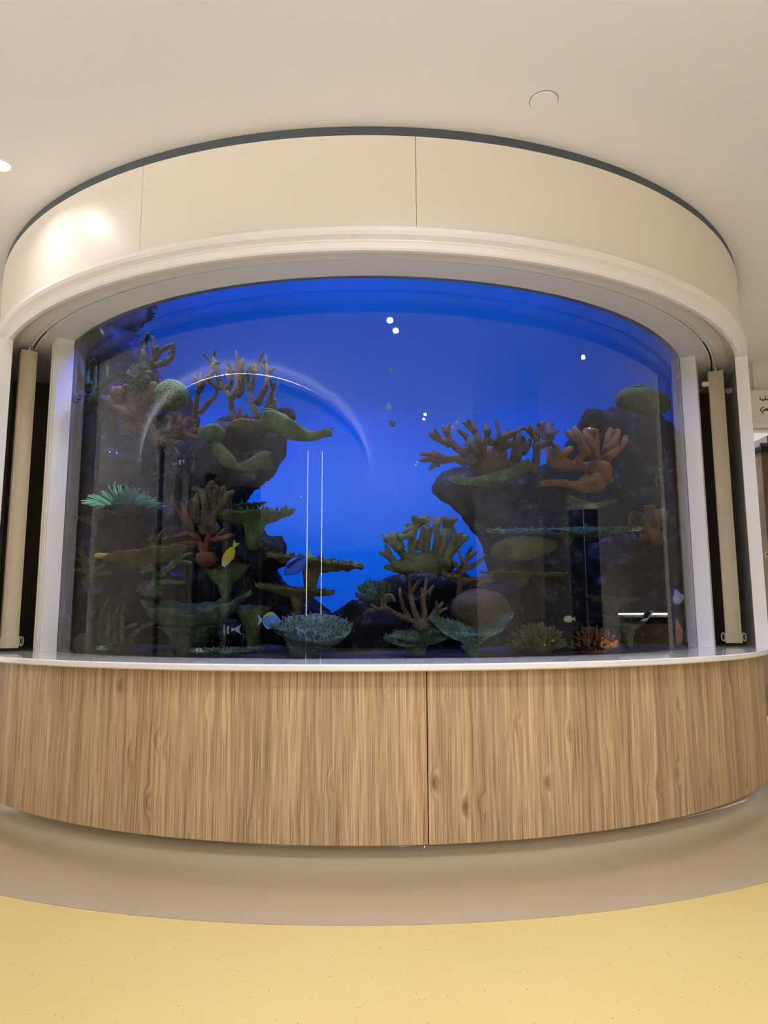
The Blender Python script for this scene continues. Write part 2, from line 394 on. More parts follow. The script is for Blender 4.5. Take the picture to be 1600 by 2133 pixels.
# posts beside the glass, jambs at the ends of the opening
def radial_post(name, a_face, a_end, r0, r1, z0, z1, label, cat, mat, steps=()):
    a0, a1 = min(a_face, a_end), max(a_face, a_end)
    am = (a0+a1)/2; root = thing(name, label, cat, pol((r0+r1)/2, math.radians(am), z0))
    ring_part('post_body', [(r0, z0), (r1, z0), (r1, z1), (r0, z1)], a0, a1, mat, root, 6)
    s = 1 if a_end > a_face else -1
    for i, (da, dr) in enumerate(steps):
        b0 = a_face+s*da; b1 = b0+s*0.22
        ring_part('moulding_bead', [(r1-0.002, z0), (r1+dr, z0), (r1+dr, z1), (r1-0.002, z1)], min(b0, b1), max(b0, b1), mat, root, 2)
    return root
radial_post('glazing_post', -51.5, -55.2, 3.062, 3.185, 1.0605, 3.5195, 'white upright post framing the left edge of the aquarium glass', 'post', M['white'], [(0.5, 0.004), (1.2, 0.007), (1.9, 0.004), (2.7, 0.006)])
radial_post('glazing_post', 60.0, 63.5, 3.062, 3.185, 1.0605, 3.5195, 'white upright post framing the right edge of the aquarium glass', 'post', M['white'])
radial_post('end_jamb', -53.4, -76.6, 3.488, 3.584, 1.0605, 3.4555, 'white end jamb at the far left of the opening, beside the cream blind', 'jamb', M['white'])
radial_post('end_jamb', 60.2, 82.6, 3.488, 3.584, 1.0605, 3.4555, 'white end jamb at the far right of the opening, beside the hanging sign', 'jamb', M['white'])
# recess lining behind the blinds
for a0, a1, nm in ((-110, -52.2, 'trim_2'), (63.7, 110, 'trim_3')):
    o = ring(nm, [(3.02, 1.0605), (3.061, 1.0605), (3.061, 3.5195), (3.02, 3.5195)], a0, a1, M['recess'], 30); tag(o, kind='structure')
for a0, a1, nm in ((-76, -75, 'trim_4'), (81, 82, 'trim_5')):
    o = ring(nm, [(3.07, 1.0605), (3.487, 1.0605), (3.487, 3.5195), (3.07, 3.5195)], a0, a1, M['recess'], 3); tag(o, kind='structure')

# vertical blind slats, drawn to the two ends of the track
def blind_slat(ang, label, tilt=0.0, bow=0.02):
    a = math.radians(ang); c = Vector(pol(3.33, a, 0)); root = thing('blind_slat', label, 'blind', (c.x, c.y, 1.08), 'vertical blind slats')
    rad = Vector((math.sin(a+tilt), -math.cos(a+tilt), 0)); tan = Vector((math.cos(a+tilt), math.sin(a+tilt), 0))
    def strip(nm, z0, z1, w_, th, mat, b=bow):
        mbx = MB(); nn = 6; rows = []
        for zz in (z0, z1):
            for side in (-1, 1):
                row = []
                for i in range(nn+1):
                    s = -1+2*i/nn; p = c+rad*(s*w_/2)+tan*(b*(1-s*s)+side*th/2); row.append(len(mbx.v)); mbx.v.append((p.x, p.y, zz))
                rows.append(row)
        A, B, C_, D_ = rows
        for i in range(nn):
            mbx.f += [(A[i], A[i+1], C_[i+1], C_[i]), (B[i+1], B[i], D_[i], D_[i+1]), (A[i+1], A[i], B[i], B[i+1]), (C_[i], C_[i+1], D_[i+1], D_[i])]
        mbx.f += [(A[0], C_[0], D_[0], B[0]), (A[nn], B[nn], D_[nn], C_[nn])]
        return mbx.build(nm, mat, root, smooth=False)
    strip('fabric', 1.16, 3.475, 0.122, 0.002, M['slat'])
    strip('top_hem', 3.44, 3.478, 0.124, 0.005, M['slat'])
    bw = strip('bottom_weight', 1.085, 1.165, 0.128, 0.007, M['slat'])
    mbh = MB(); mbh.box((c.x-0.006, c.y-0.006, 3.475), (c.x+0.006, c.y+0.006, 3.512)); mbh.build('hanger', M['plastic'], root, smooth=False)
    for s in (-1, 1):
        pts = []
        for i in range(15):
            t = i/14*math.pi*2
            pts.append(c+rad*(s*(0.066+0.014*(1-math.cos(t))))+tan*(0.010*math.sin(t*0.5))+Vector((0,0,1.135-0.034*math.sin(t))))
        mbc = MB()
        for i in range(len(pts)-1):
            for q in (0.0, 0.5):
                mbc.ball(pts[i].lerp(pts[i+1], q), 0.0042, 6, 4)
        mbc.build('bead_chain', M['plastic'], bw, origin=root.location)
    return root
blind_slat(-57.6, 'cream vertical blind slat hanging at the left end of the track', 0.02)
blind_slat(-59.6, 'cream blind slat half hidden behind the foremost left slat', 0.02)
blind_slat(66.4, 'greyish vertical blind slat hanging at the right end of the track', -0.02)
blind_slat(68.3, 'blind slat half hidden behind the foremost right slat', -0.02)
for a in (64.6, 69.6):                 # small white brackets high in the right recess
    c = Vector(pol(3.24 if a < 66 else 3.44, math.radians(a), 3.33))
    b = MB(); b.ball(c, (0.035, 0.035, 0.022), 12, 6); b.box(c-Vector((0.03, 0.02, 0.0)), c+Vector((0.03, 0.02, 0.02)))
    tag(b.build('wall_bracket', M['white']), 'small white bracket high in the right recess, ' + ('left of the blind slat' if a < 66 else 'right of the blind slat'), 'bracket', 'recess brackets')

# ------------------------------------------------------------------ tank: glass, back panel, bed, water
gl = ring('window_1', [(R_GLASS-0.03, Z_CT-0.01), (R_GLASS, Z_CT-0.01), (R_GLASS, Z_SOF), (R_GLASS-0.03, Z_SOF)][1:3], -52.2, 61, M['glass'], 160, closed=False)
tag(gl, 'tall curved acrylic window of the aquarium between the two white posts', kind='structure')
tag(MB().box((-2.90, Y_BACK, 1.0), (2.90, Y_BACK+0.02, 4.23)).build('wall_tank_back', M['backdrop'], smooth=False), kind='structure')
lb = MB()
lb.box((-3.9, 0.55, 0.2), (3.9, 0.6, 4.23)); 
tag(lb.build('wall_light_box', M['white'], smooth=False), kind='structure')
bed = MB(); nx, ny = 60, 30
for j in range(ny+1):
    for i in range(nx+1):
        x = -3.0+6.0*i/nx; y0 = -math.sqrt(max(3.04**2-x*x, 0.0)); y0 = min(y0, Y_BACK-0.02); y = y0+(Y_BACK-y0)*j/ny
        bed.v.append((x, y, 1.05+0.10*(j/ny)+0.03*noise.noise(Vector((x*3, y*3, 1)))*min(1, j/6)))
for j in range(ny):
    for i in range(nx): a = j*(nx+1)+i; bed.f.append((a, a+1, a+nx+2, a+nx+1))
M['sand'] = plain('dark_reef_sand', rgb(70,70,84), 0.95, 0.1, 0.5, 30.0, 0.8, 120)
tag(bed.build('floor_tank_bed', M['sand']), kind='structure')
wv = MB(); K = 64; wv.v.append((0, Y_BACK, Z_WATER))
for i in range(K+1):
    a = math.radians(-74+148*i/K); p = pol(3.015, a, Z_WATER); wv.v.append((p[0], min(p[1], Y_BACK), Z_WATER))
for i in range(K): wv.f.append((0, i+1, i+2))
tag(wv.build('water_surface', M['water'], smooth=False), 'rippled water surface at the top of the aquarium', 'water', kind='stuff')

# ------------------------------------------------------------------ ceiling lamps and fittings
M['lamp_on'] = emit('lamp_lens', (1.0, 0.9, 0.75, 1), 14.0)
M['lamp_rim'] = plain('lamp_rim', rgb(240,238,230), 0.4)
def disc(mb, c, r0, r1, z0, z1, n=28):
    b = len(mb.v)
    for z in (z0, z1):
        for r in (r0, r1):
            for i in range(n): t = 2*math.pi*i/n; mb.v.append((c[0]+r*math.cos(t), c[1]+r*math.sin(t), z))
    for i in range(n):
        j = (i+1) % n
        mb.f += [(b+i, b+j, b+n+j, b+n+i), (b+2*n+i, b+3*n+i, b+3*n+j, b+2*n+j), (b+n+i, b+n+j, b+3*n+j, b+3*n+i), (b+i, b+2*n+i, b+2*n+j, b+j)]
    return mb
def downlight(x, y, z, label, power, r=0.062):
    t = thing('downlight', label, 'downlight', (x, y, z), 'recessed ceiling downlights')
    disc(MB(), (x, y), r, r+0.012, z-0.006, z).build('rim', M['lamp_rim'], t, smooth=False)
    l = MB(); n = 24; l.v.append((x, y, z-0.002))
    for i in range(n): a = 2*math.pi*i/n; l.v.append((x+r*math.cos(a), y+r*math.sin(a), z-0.002))
    for i in range(n): l.f.append((0, 1+(i+1) % n, 1+i))
    l.build('lens', M['lamp_on'], t, smooth=False)
    a = area('lamp_glow', (0, 0, -0.02), 0.12, power, WARM); a.parent = t
    a.data.spread = math.radians(150)
    return t
DZ = 3.88                              # underside of the round dropped ceiling
spots = [(-2.43, -3.137, CEIL, 5, 'lit downlight at the left edge of the ceiling beside the drum'),
         (0.34, -5.45, CEIL, 30, 'nearer of two downlights mirrored at the top centre of the glass'),
         (0.49, -5.70, CEIL, 30, 'second downlight of the pair mirrored at the top centre of the glass'),
         (2.0, -8.61, CEIL, 40, 'downlight mirrored above the brown antler coral'),
         (2.02, -8.87, CEIL, 40, 'partner of the downlight mirrored above the brown antler coral'),
         (2.49, -11.95, CEIL, 160, 'downlight mirrored left of the brown antler coral'),
         (2.47, -12.23, CEIL, 160, 'partner of the downlight mirrored left of the brown antler coral'),
         (1.72, -15.3, CEIL, 160, 'downlight mirrored low in the blue water at the centre'),
         (0.52, -20.9, CEIL, 160, 'far downlight mirrored above the centre finger coral'),
         (-1.3, -26.5, CEIL, 160, 'farthest downlight, mirrored low in the blue water'),
         (4.54, -3.56, CEIL, 20, 'downlight mirrored high at the right of the glass'),
         (7.8, -4.31, CEIL, 70, 'downlight mirrored over the orange finger coral'),
         (17.4, -6.4, CEIL, 160, 'distant downlight mirrored right of the grey pillar panel'),
         (-9.99, -1.52, CEIL, 110, 'downlight mirrored at the left over the green anemone'),
         (-10.07, -2.08, CEIL, 110, 'partner of the downlight mirrored over the green anemone'),
         (-13.1, -1.94, CEIL, 110, 'farther downlight mirrored just above the green anemone'),
         (-8.49, -9.27, DZ, 150, 'downlight in the round dropped ceiling, leftmost of its row'),
         (-7.61, -9.91, DZ, 150, 'downlight in the round dropped ceiling, second of its row'),
         (-7.40, -10.14, DZ, 150, 'downlight in the round dropped ceiling, third of its row'),
         (-4.74, -13.21, DZ, 150, 'downlight in the round dropped ceiling, rightmost of its row'),
         (-4.2, -6.0, CEIL, 85, 'downlight out of view behind the left of the camera'),
         (-2.2, -9.0, CEIL, 40, 'downlight out of view straight behind the camera')]
for x, y, z, pw, lb_ in spots: downlight(x, y, z, lb_, pw)
cd = thing('ceiling_cover_plate', 'round flush white cover plate on the ceiling above the drum', 'cover plate', (0.981, -3.775, CEIL))
disc(MB(), (0.981, -3.775), 0.001, 0.078, CEIL-0.010, CEIL, 40).build('cover', M['ceiling'], cd, smooth=False)
disc(MB(), (0.981, -3.775), 0.078, 0.083, CEIL-0.003, CEIL, 40).build('shadow_rim', plain('rim_grey', rgb(150,146,138), 0.6), cd, smooth=False)

# round dropped ceiling behind the camera with cove light and slot diffusers
cx, cy, RR = -8.36, -11.95, 8.14
drop = thing('dropped_ceiling', 'round dropped ceiling with glowing cove edge mirrored as an arch in the glass', 'ceiling', (cx, cy, DZ))
disc(MB(), (cx, cy), 0.01, RR, DZ, 4.10, 160).build('drop_panel', M['ceiling'], drop, smooth=False)
M['cove'] = emit('cove_led', (0.84, 0.82, 0.90, 1), 150.0)
disc(MB(), (cx, cy), RR-0.10, RR-0.03, 4.102, 4.112, 200).build('cove_strip', M['cove'], drop, smooth=False)
disc(MB(), (cx, cy), RR, RR+0.012, DZ-0.005, DZ+0.012, 160).build('edge_trim', M['white'], drop, smooth=False)
def arc(r0, r1, z0, z1, a0, a1, nm, mat, n=30):
    mb = MB()
    for i in range(n+1):
        a = math.radians(a0+(a1-a0)*i/n)
        for r, z in ((r0, z0), (r1, z0), (r1, z1), (r0, z1)): mb.v.append((cx+r*math.cos(a), cy+r*math.sin(a), z))
    for i in range(n):
        for k in range(4): mb.f.append((i*4+k, i*4+(k+1) % 4, i*4+4+(k+1) % 4, i*4+4+k))
    mb.f += [(0,1,2,3), (n*4+3, n*4+2, n*4+1, n*4)]
    return mb.build(nm, mat, drop, smooth=False)
for a0, a1 in ((16, 44), (58, 76)):
    for z in (3.945, 3.97, 3.995, 4.02): arc(RR, RR+0.006, z, z+0.013, a0, a1, 'slot_diffuser', M['dark'])

# square pillar and other things of the hall that the glass mirrors
pl = thing('square_pillar', 'broad square beige pillar mirrored on the right of the glass', 'pillar', (3.9, -5.9, 0))
p1, p2, p3 = Vector((3.4, -5.13, 0)), Vector((3.03, -6.73, 0)), Vector((4.69, -5.33, 0)); p4 = p2+p3-p1
mb = MB()
for z in (0.12, CEIL-0.002):
    for p in (p1, p2, p4, p3): mb.v.append((p.x, p.y, z))
mb.f = [(0,1,2,3), (7,6,5,4), (0,4,5,1), (1,5,6,2), (2,6,7,3), (3,7,4,0)]
mb.build('pillar_shaft', M['wall'], pl, smooth=False)
mb = MB(); cm = (p1+p4)/2
for z in (0.0, 0.12):
    for p in (p1, p2, p4, p3): q = cm+(p-cm)*1.02; mb.v.append((q.x, q.y, z))
mb.f = [(0,1,2,3), (7,6,5,4), (0,4,5,1), (1,5,6,2), (2,6,7,3), (3,7,4,0)]
mb.build('plinth', M['band'], pl, smooth=False)
def planar_uv(o, axis):
    me = o.data; ul = me.uv_layers.new(name='UVMap')
    for lp in me.loops:
        c = me.vertices[lp.vertex_index].co; ul.data[lp.index].uv = ((c.y, c.z) if axis == 'x' else (c.x, c.z))
M['led'] = emit('led_strip', (1.0, 0.97, 0.92, 1), 14.0)
desk = thing('reception_desk', 'oak fronted reception desk with lit white top mirrored at the lower right of the glass', 'desk', (6.9, -1.5, 0))
planar_uv(MB().box((6.5, -3.0, 0.06), (7.2, 0.2, 1.22)).build('desk_front', M['wood'], desk, smooth=False), 'x')
MB().box((6.44, -3.06, 1.3), (7.26, 0.26, 1.36)).build('desk_top', M['white'], desk, smooth=False)
MB().box((6.5, -3.0, 1.22), (7.2, 0.2, 1.3)).build('shadow_gap', M['dark'], desk, smooth=False)
MB().box((6.425, -3.04, 1.335), (6.44, 0.24, 1.355)).build('light_strip', M['led'], desk, smooth=False)
MB().box((6.56, -2.94, 0.0), (7.14, 0.14, 0.06)).build('kick_board', M['dark'], desk, smooth=False)
for x, y, lb_ in ((-2.77, -9.3, 'left one of two tall thin light bars mirrored in the centre of the glass'), (-2.18, -9.5, 'right one of two tall thin light bars mirrored in the centre of the glass')):
    t = thing('light_bar', lb_, 'light', (x, y, 0), 'tall light bars')
    MB().box((x-0.012, y-0.012, 1.35), (x+0.012, y+0.012, 3.9)).build('tube', M['led'], t, smooth=False)
    MB().box((x-0.02, y-0.02, 0.0), (x+0.02, y+0.02, 1.35)).build('foot_post', M['white'], t, smooth=False)
    MB().box((x-0.02, y-0.02, 3.9), (x+0.02, y+0.02, DZ-0.001)).build('cap', M['white'], t, smooth=False)
M['column'] = plain('column_paint', rgb(190,182,172), 0.6); M['column_dark'] = plain('column_dark', rgb(70,62,54), 0.6)
for i, (az, d, w_, mt, lb_) in enumerate(((-74, 6.5, 0.10, 'column_dark', 'dark slim column mirrored left of the reef'), (-66, 7.5, 0.16, 'column', 'pale column mirrored behind the red branching coral'),
        (-60, 7.0, 0.10, 'column', 'second pale column mirrored behind the red branching coral'), (-53, 8.5, 0.22, 'column_dark', 'dark column mirrored between the two pale ones'), (-46, 8.0, 0.12, 'column', 'pale column mirrored beside the yellow fish'))):
    a = math.radians(az); x = -1.2+d*math.sin(a); y = -2.9-d*math.cos(a)
    inside = math.hypot(x-cx, y-cy) < RR+0.3
    t = thing('slim_column', lb_, 'column', (x, y, 0), 'slim hall columns')
    MB().box((x-w_, y-w_, 0.1), (x+w_, y+w_, (DZ if inside else CEIL)-0.002)).build('shaft', M[mt], t, smooth=False)
    MB().box((x-w_-0.02, y-w_-0.02, 0), (x+w_+0.02, y+w_+0.02, 0.1)).build('foot', M['dark'], t, smooth=False)

# dark screens added to darken the mirrored hall where its openings are dim
M['dim_bay'] = plain('dim_bay_tone', rgb(26,27,32), 0.25, 0.4)
def partition(label, ox, oy, d, az0, az1, n, top):
    a0, a1 = math.radians(az0), math.radians(az1)
    A = Vector((ox+d*math.sin(a0), oy-d*math.cos(a0), 0)); B = Vector((ox+d*math.sin(a1), oy-d*math.cos(a1), 0)); t = thing('added_screen', label, 'partition', (A+B)/2, 'added dark screens')
    dr = (B-A).normalized(); nr = Vector((-dr.y, dr.x, 0)); L_ = (B-A).length
    def slab_(x0, x1, z0, z1, th, nm, mt):
        mb = MB()
        for z in (z0, z1):
            for x, q in ((x0, -th), (x1, -th), (x1, th), (x0, th)): p = A+dr*x+nr*q; mb.v.append((p.x, p.y, z))
        mb.f = [(0,3,2,1), (4,5,6,7), (0,1,5,4), (1,2,6,5), (2,3,7,6), (3,0,4,7)]; mb.build(nm, M[mt], t, smooth=False)
    w_ = L_/n
    for i in range(n): slab_(i*w_+0.03, (i+1)*w_-0.03, 0.1, top-0.1, 0.01, 'pane', 'dim_bay')
    for i in range(n+1): slab_(i*w_-0.03, i*w_+0.03, 0.1, top-0.1, 0.03, 'mullion', 'column')
    slab_(-0.03, L_+0.03, 0.0, 0.1, 0.03, 'sill', 'dark'); slab_(-0.03, L_+0.03, top-0.1, top, 0.03, 'head', 'column')
partition('added dark screen for the dim hall mirrored behind the left reef corals', -1.0, -2.9, 9.4, -62, -34, 5, DZ-0.002)
partition('added dark screen for the dim opening mirrored at the right behind the cup sponge', 1.5, -2.7, 7.6, 64, 78, 2, 3.2)

# ------------------------------------------------------------------ passage seen past the right jamb
YB = 0.5
def pz(u, v, y): return at(u, v, y)
slab('wall_right_return', (3.3, 0.62, 3.44), (21, 0.75, CEIL), M['wall'])
sign = thing('hanging_sign', 'cream sign board with dark lettering beyond the right jamb', 'sign', (4.9, 0.5, 3.47))
MB().box((4.05, 0.47, 3.475), (6.3, 0.53, 3.87)).build('sign_board', M['wall'], sign, smooth=False)
MB().box((4.05, 0.46, 3.45), (6.3, 0.54, 3.474)).build('bottom_rail', M['white'], sign, smooth=False)
M['ink'] = plain('dark_brown_ink', rgb(58,44,30), 0.7)
def stroke_px(pts, wpx, y, nm, parent):
    mb = MB()
    P3 = [at(1530+a/8.2, 700+b/8.2, y) for a, b in pts]; ww = wpx/8.2*mpp(P3[0])*0.72
    mb.tube(P3, ww, 6, 0.4); return mb.build(nm, M['ink'], parent)
ys = 0.468
stroke_px([(436,1045),(440,1075),(458,1090),(490,1092),(518,1086),(530,1066),(531,1034)], 13, ys, 'letter', sign)
stroke_px([(531,1084),(548,1090),(566,1086),(576,1060),(592,1086),(620,1088)], 13, ys, 'letter', sign)
stroke_px([(484,1112),(492,1113)], 15, ys, 'letter_dot', sign)
stroke_px([(500,1222),(470,1228),(448,1255),(452,1282),(476,1294),(500,1284),(506,1266),(498,1252),(515,1262),(534,1270),(536,1235)], 13, ys, 'letter', sign)
stroke_px([(536,1270),(552,1270),(554,1238)], 13, ys, 'letter', sign)
stroke_px([(554,1270),(574,1270),(576,1238)], 13, ys, 'letter', sign)
stroke_px([(471,1318),(478,1318)], 14, ys, 'letter_dot', sign); stroke_px([(490,1318),(497,1318)], 14, ys, 'letter_dot', sign)
pp = at(1573, 752, 0.5); pq = at(1577, 812, 0.5)
tag(MB().tube([(pp.x, 0.55, 3.88), (pp.x, 0.55, 4.2), (pp.x, 0.55, CEIL-0.01)], 0.02, 12).build('conduit_pipe', M['wall']), 'short cream conduit pipe between sign board and ceiling', 'pipe')
# bright room behind and the wooden unit in it
slab('wall_far', (3.3, 6.0, 0), (21, 6.1, CEIL), plain('far_white', rgb(238,238,244), 0.8))
slab('wall_passage', (3.2, 0.75, 0), (3.3, 6.0, CEIL), M['wall'])
area('passage_light', (5.4, 4.2, CEIL-0.05), 1.6, 150, (0.93, 0.95, 1.0), (0,0,0), 'SQUARE')
M['brown'] = wood('brown_oak', rgb(82,64,46), rgb(108,86,64), rgb(128,104,80))
u = thing('wooden_kiosk', 'tall brown wooden unit with a black ledge beyond the right jamb', 'cabinet', (5.5, 2.2, 0))
x0 = 5.21
o = MB().box((x0, 2.0, 0.0), (x0+0.10, 2.5, 3.62)).build('side_panel', M['brown'], u, smooth=False); planar_uv(o, 'y')
o = MB().box((x0+0.10, 2.02, 0.0), (x0+1.5, 2.5, 3.46)).build('front_panel', plain('pale_glazed_panel', rgb(150,146,136), 0.2), u, smooth=False)
o = MB().box((x0+0.10, 2.0, 3.56), (x0+1.5, 2.5, 3.72)).build('head_panel', M['brown'], u, smooth=False); planar_uv(o, 'y')
MB().box((x0-0.04, 1.9, 3.50), (x0+1.5, 2.5, 3.56)).build('ledge', M['dark'], u, smooth=False)
MB().box((x0+0.02, 1.99, 1.30), (x0+1.5, 2.0, 1.33)).build('rail', M['white'], u, smooth=False)
b = at(1601, 1155, 1.985); M['badge'] = plain('yellow_badge', rgb(196,160,40), 0.5)
t = MB(); n = 24
for z in (0, 0.012):
    for i in range(n): a = 2*math.pi*i/n; t.v.append((b.x+0.042*math.cos(a), 1.998-z, b.z+0.042*math.sin(a)))
for i in range(n): t.f.append((i, (i+1) % n, n+(i+1) % n, n+i))
t.f.append(tuple(n+i for i in range(n)))
bd = tag(t.build('round_sticker', M['badge'], smooth=False), 'round yellow sticker on the brown wooden unit', 'sticker')
MB().box((b.x-0.03, 1.984, b.z-0.004), (b.x+0.03, 1.986, b.z+0.014)).build('sticker_bar', M['ink'], bd, smooth=False)

# ------------------------------------------------------------------ reef rock
def rock_mat(name, dark, mid, light):
    m_, nt, p = mat_new(name); p.inputs['Roughness'].default_value = 0.95; p.inputs['Specular IOR Level'].default_value = 0.1
    L = nt.links.new; geo = nt.nodes.new('ShaderNodeNewGeometry')
    n = N(nt, 'ShaderNodeTexNoise', Scale=7.0, Detail=8.0, Roughness=0.7); L(geo.outputs['Position'], n.inputs['Vector'])
    r = ramp(nt, [(0.34, dark), (0.55, mid), (0.70, light)]); L(n.outputs['Fac'], r.inputs['Fac']); L(r.outputs['Color'], p.inputs['Base Color'])
    n2 = N(nt, 'ShaderNodeTexNoise', Scale=38.0, Detail=5.0, Roughness=0.7); L(geo.outputs['Position'], n2.inputs['Vector'])
    b = N(nt, 'ShaderNodeBump', Strength=0.9, Distance=0.02); L(n2.outputs['Fac'], b.inputs['Height']); L(b.outputs['Normal'], p.inputs['Normal'])
    return m_
M['rock'] = rock_mat('reef_rock', rgb(26,25,30), rgb(46,44,48), rgb(112,110,116))

tex_big = bpy.data.textures.new('rock_big', 'CLOUDS'); tex_big.noise_scale = 0.42; tex_big.noise_depth = 2
tex_small = bpy.data.textures.new('rock_small', 'CLOUDS'); tex_small.noise_scale = 0.07; tex_small.noise_depth = 4

def freeze(o):
    dg = bpy.context.evaluated_depsgraph_get(); ev = o.evaluated_get(dg)
    me = bpy.data.meshes.new_from_object(ev); o.modifiers.clear(); old = o.data; o.data = me; bpy.data.meshes.remove(old)
def sculpt(o, voxel, it, big, small):
    md = o.modifiers.new('r', 'REMESH'); md.mode = 'VOXEL'; md.voxel_size = voxel; md.use_smooth_shade = True
    md = o.modifiers.new('s', 'SMOOTH'); md.factor = 0.5; md.iterations = it
    if big:
        md = o.modifiers.new('d', 'DISPLACE'); md.texture = tex_big; md.strength = big; md.texture_coords = 'GLOBAL'; md.mid_level = 0.5
    if small:
        md = o.modifiers.new('e', 'DISPLACE'); md.texture = tex_small; md.strength = small; md.texture_coords = 'GLOBAL'; md.mid_level = 0.5
    bpy.context.view_layer.update(); freeze(o)
    o.data.polygons.foreach_set('use_smooth', [True]*len(o.data.polygons))

def outline_rock(px, y, thick, label, mat='rock', voxel=0.035, it=10, big=0.14, small=0.05, name='reef_rock', cat='rock', slant=0.0):
    """boulder: outline at depth y, given a real depth of thick metres, rounded and roughened"""
    P = [at(u, v, y) for u, v in px]; n = len(P); mb = MB()
    cen = sum(P, Vector())/n
    for s, k in ((-1, 0.80), (-0.45, 1.0), (0.45, 1.0), (1, 0.85)):
        for p in P:
            q = cen+(p-cen)*k; mb.v.append((q.x, y+s*thick/2+slant*(q.z-cen.z), q.z))
    for i in range(3):
        for j in range(n): mb.f.append((i*n+j, i*n+(j+1) % n, (i+1)*n+(j+1) % n, (i+1)*n+j))
    mb.f.append(tuple(range(n))); mb.f.append(tuple(3*n+j for j in reversed(range(n))))
    o = mb.build(name, M[mat], origin=(cen.x, y, min(p.z for p in P)))
    bm = bmesh.new(); bm.from_mesh(o.data); bmesh.ops.triangulate(bm, faces=bm.faces); bmesh.ops.recalc_face_normals(bm, faces=bm.faces); bm.to_mesh(o.data); bm.free()
    sculpt(o, voxel, it, big, small)
    return tag(o, label, cat, 'reef rocks' if cat == 'rock' else None)

outline_rock([(156,704),(172,692),(205,687),(255,690),(292,702),(312,735),(325,765),(350,795),(395,830),(410,900),(420,1000),(430,1100),(445,1200),(450,1395),(136,1395),(146,1200),(154,900)], -1.45, 0.5, 'tall dark rock face filling the left end of the reef')
outline_rock([(440,880),(480,862),(560,858),(592,905),(578,950),(552,985),(515,1005),(488,1040),(500,1072),(545,1105),(570,1130),(572,1165),(585,1200),(600,1240),(655,1262),(690,1290),(705,1395),(400,1395),(400,1100),(405,900)], -1.75, 0.42, 'dark rock pillar with overhanging head under the thin antler coral')
outline_rock([(566,858),(585,850),(612,853),(617,868),(608,884),(575,886)], -1.72, 0.14, 'small dark rock knob at the right of the antler coral', voxel=0.014, it=4, big=0.0, small=0.02)
outline_rock([(690,1292),(722,1262),(758,1252),(768,1210),(800,1197),(850,1190),(905,1200),(955,1188),(1005,1205),(1060,1240),(1060,1395),(655,1395)], -1.75, 0.45, 'low dark rock mound at the centre bottom of the tank')
outline_rock([(903,1018),(925,990),(962,978),(1010,985),(1070,1000),(1130,975),(1180,930),(1205,890),(1228,866),(1300,856),(1372,850),(1398,880),(1424,1100),(1430,1395),(1000,1395),(1020,1230),(1012,1150),(990,1118),(958,1078),(928,1046)], -1.40, 0.30, 'huge dark overhanging rock filling the right end of the reef')
outline_rock([(1385,905),(1405,890),(1428,920),(1440,1100),(1446,1395),(1395,1395),(1385,1150)], -1.22, 0.16, 'narrow dark rock standing beside the right post', big=0.04, small=0.02, voxel=0.025, it=4)
for u, v, r, k, lb_ in ((640,1315,52,0.9,'dark boulder behind the bumpy green bowl coral'), (1235,880,28,0.95,'dark boulder behind the orange finger coral'), (460,1330,50,0.75,'dark boulder beside the striped fish'),
                        (1130,1265,95,0.55,'dark boulder above the yellow bush coral'), (770,1320,70,0.8,'dark boulder on the bed left of centre'), (330,1240,70,0.55,'dark boulder above the big green bowl coral'),
                        (240,975,46,0.62,'dark boulder above the anemone'), (265,1110,60,0.42,'dark ledge rock under the green anemone'), (1300,1180,66,0.55,'dark boulder under the orange cup sponge'), (900,1345,60,0.75,'dark boulder behind the grey green plate coral'), (540,1150,55,0.95,'dark boulder below the green table coral'), (480,910,40,0.85,'dark boulder at the foot of the antler coral')):
    p = G(u, v, k); s = mpp(p)*r
    o = MB().ball(p, (s, s*0.8, s*0.85), 26, 18, 0.45, 1.6, u*0.1).build('reef_rock', M['rock'], origin=(p.x, p.y, p.z-s*0.85))
    tag(o, lb_, 'rock', 'reef rocks')

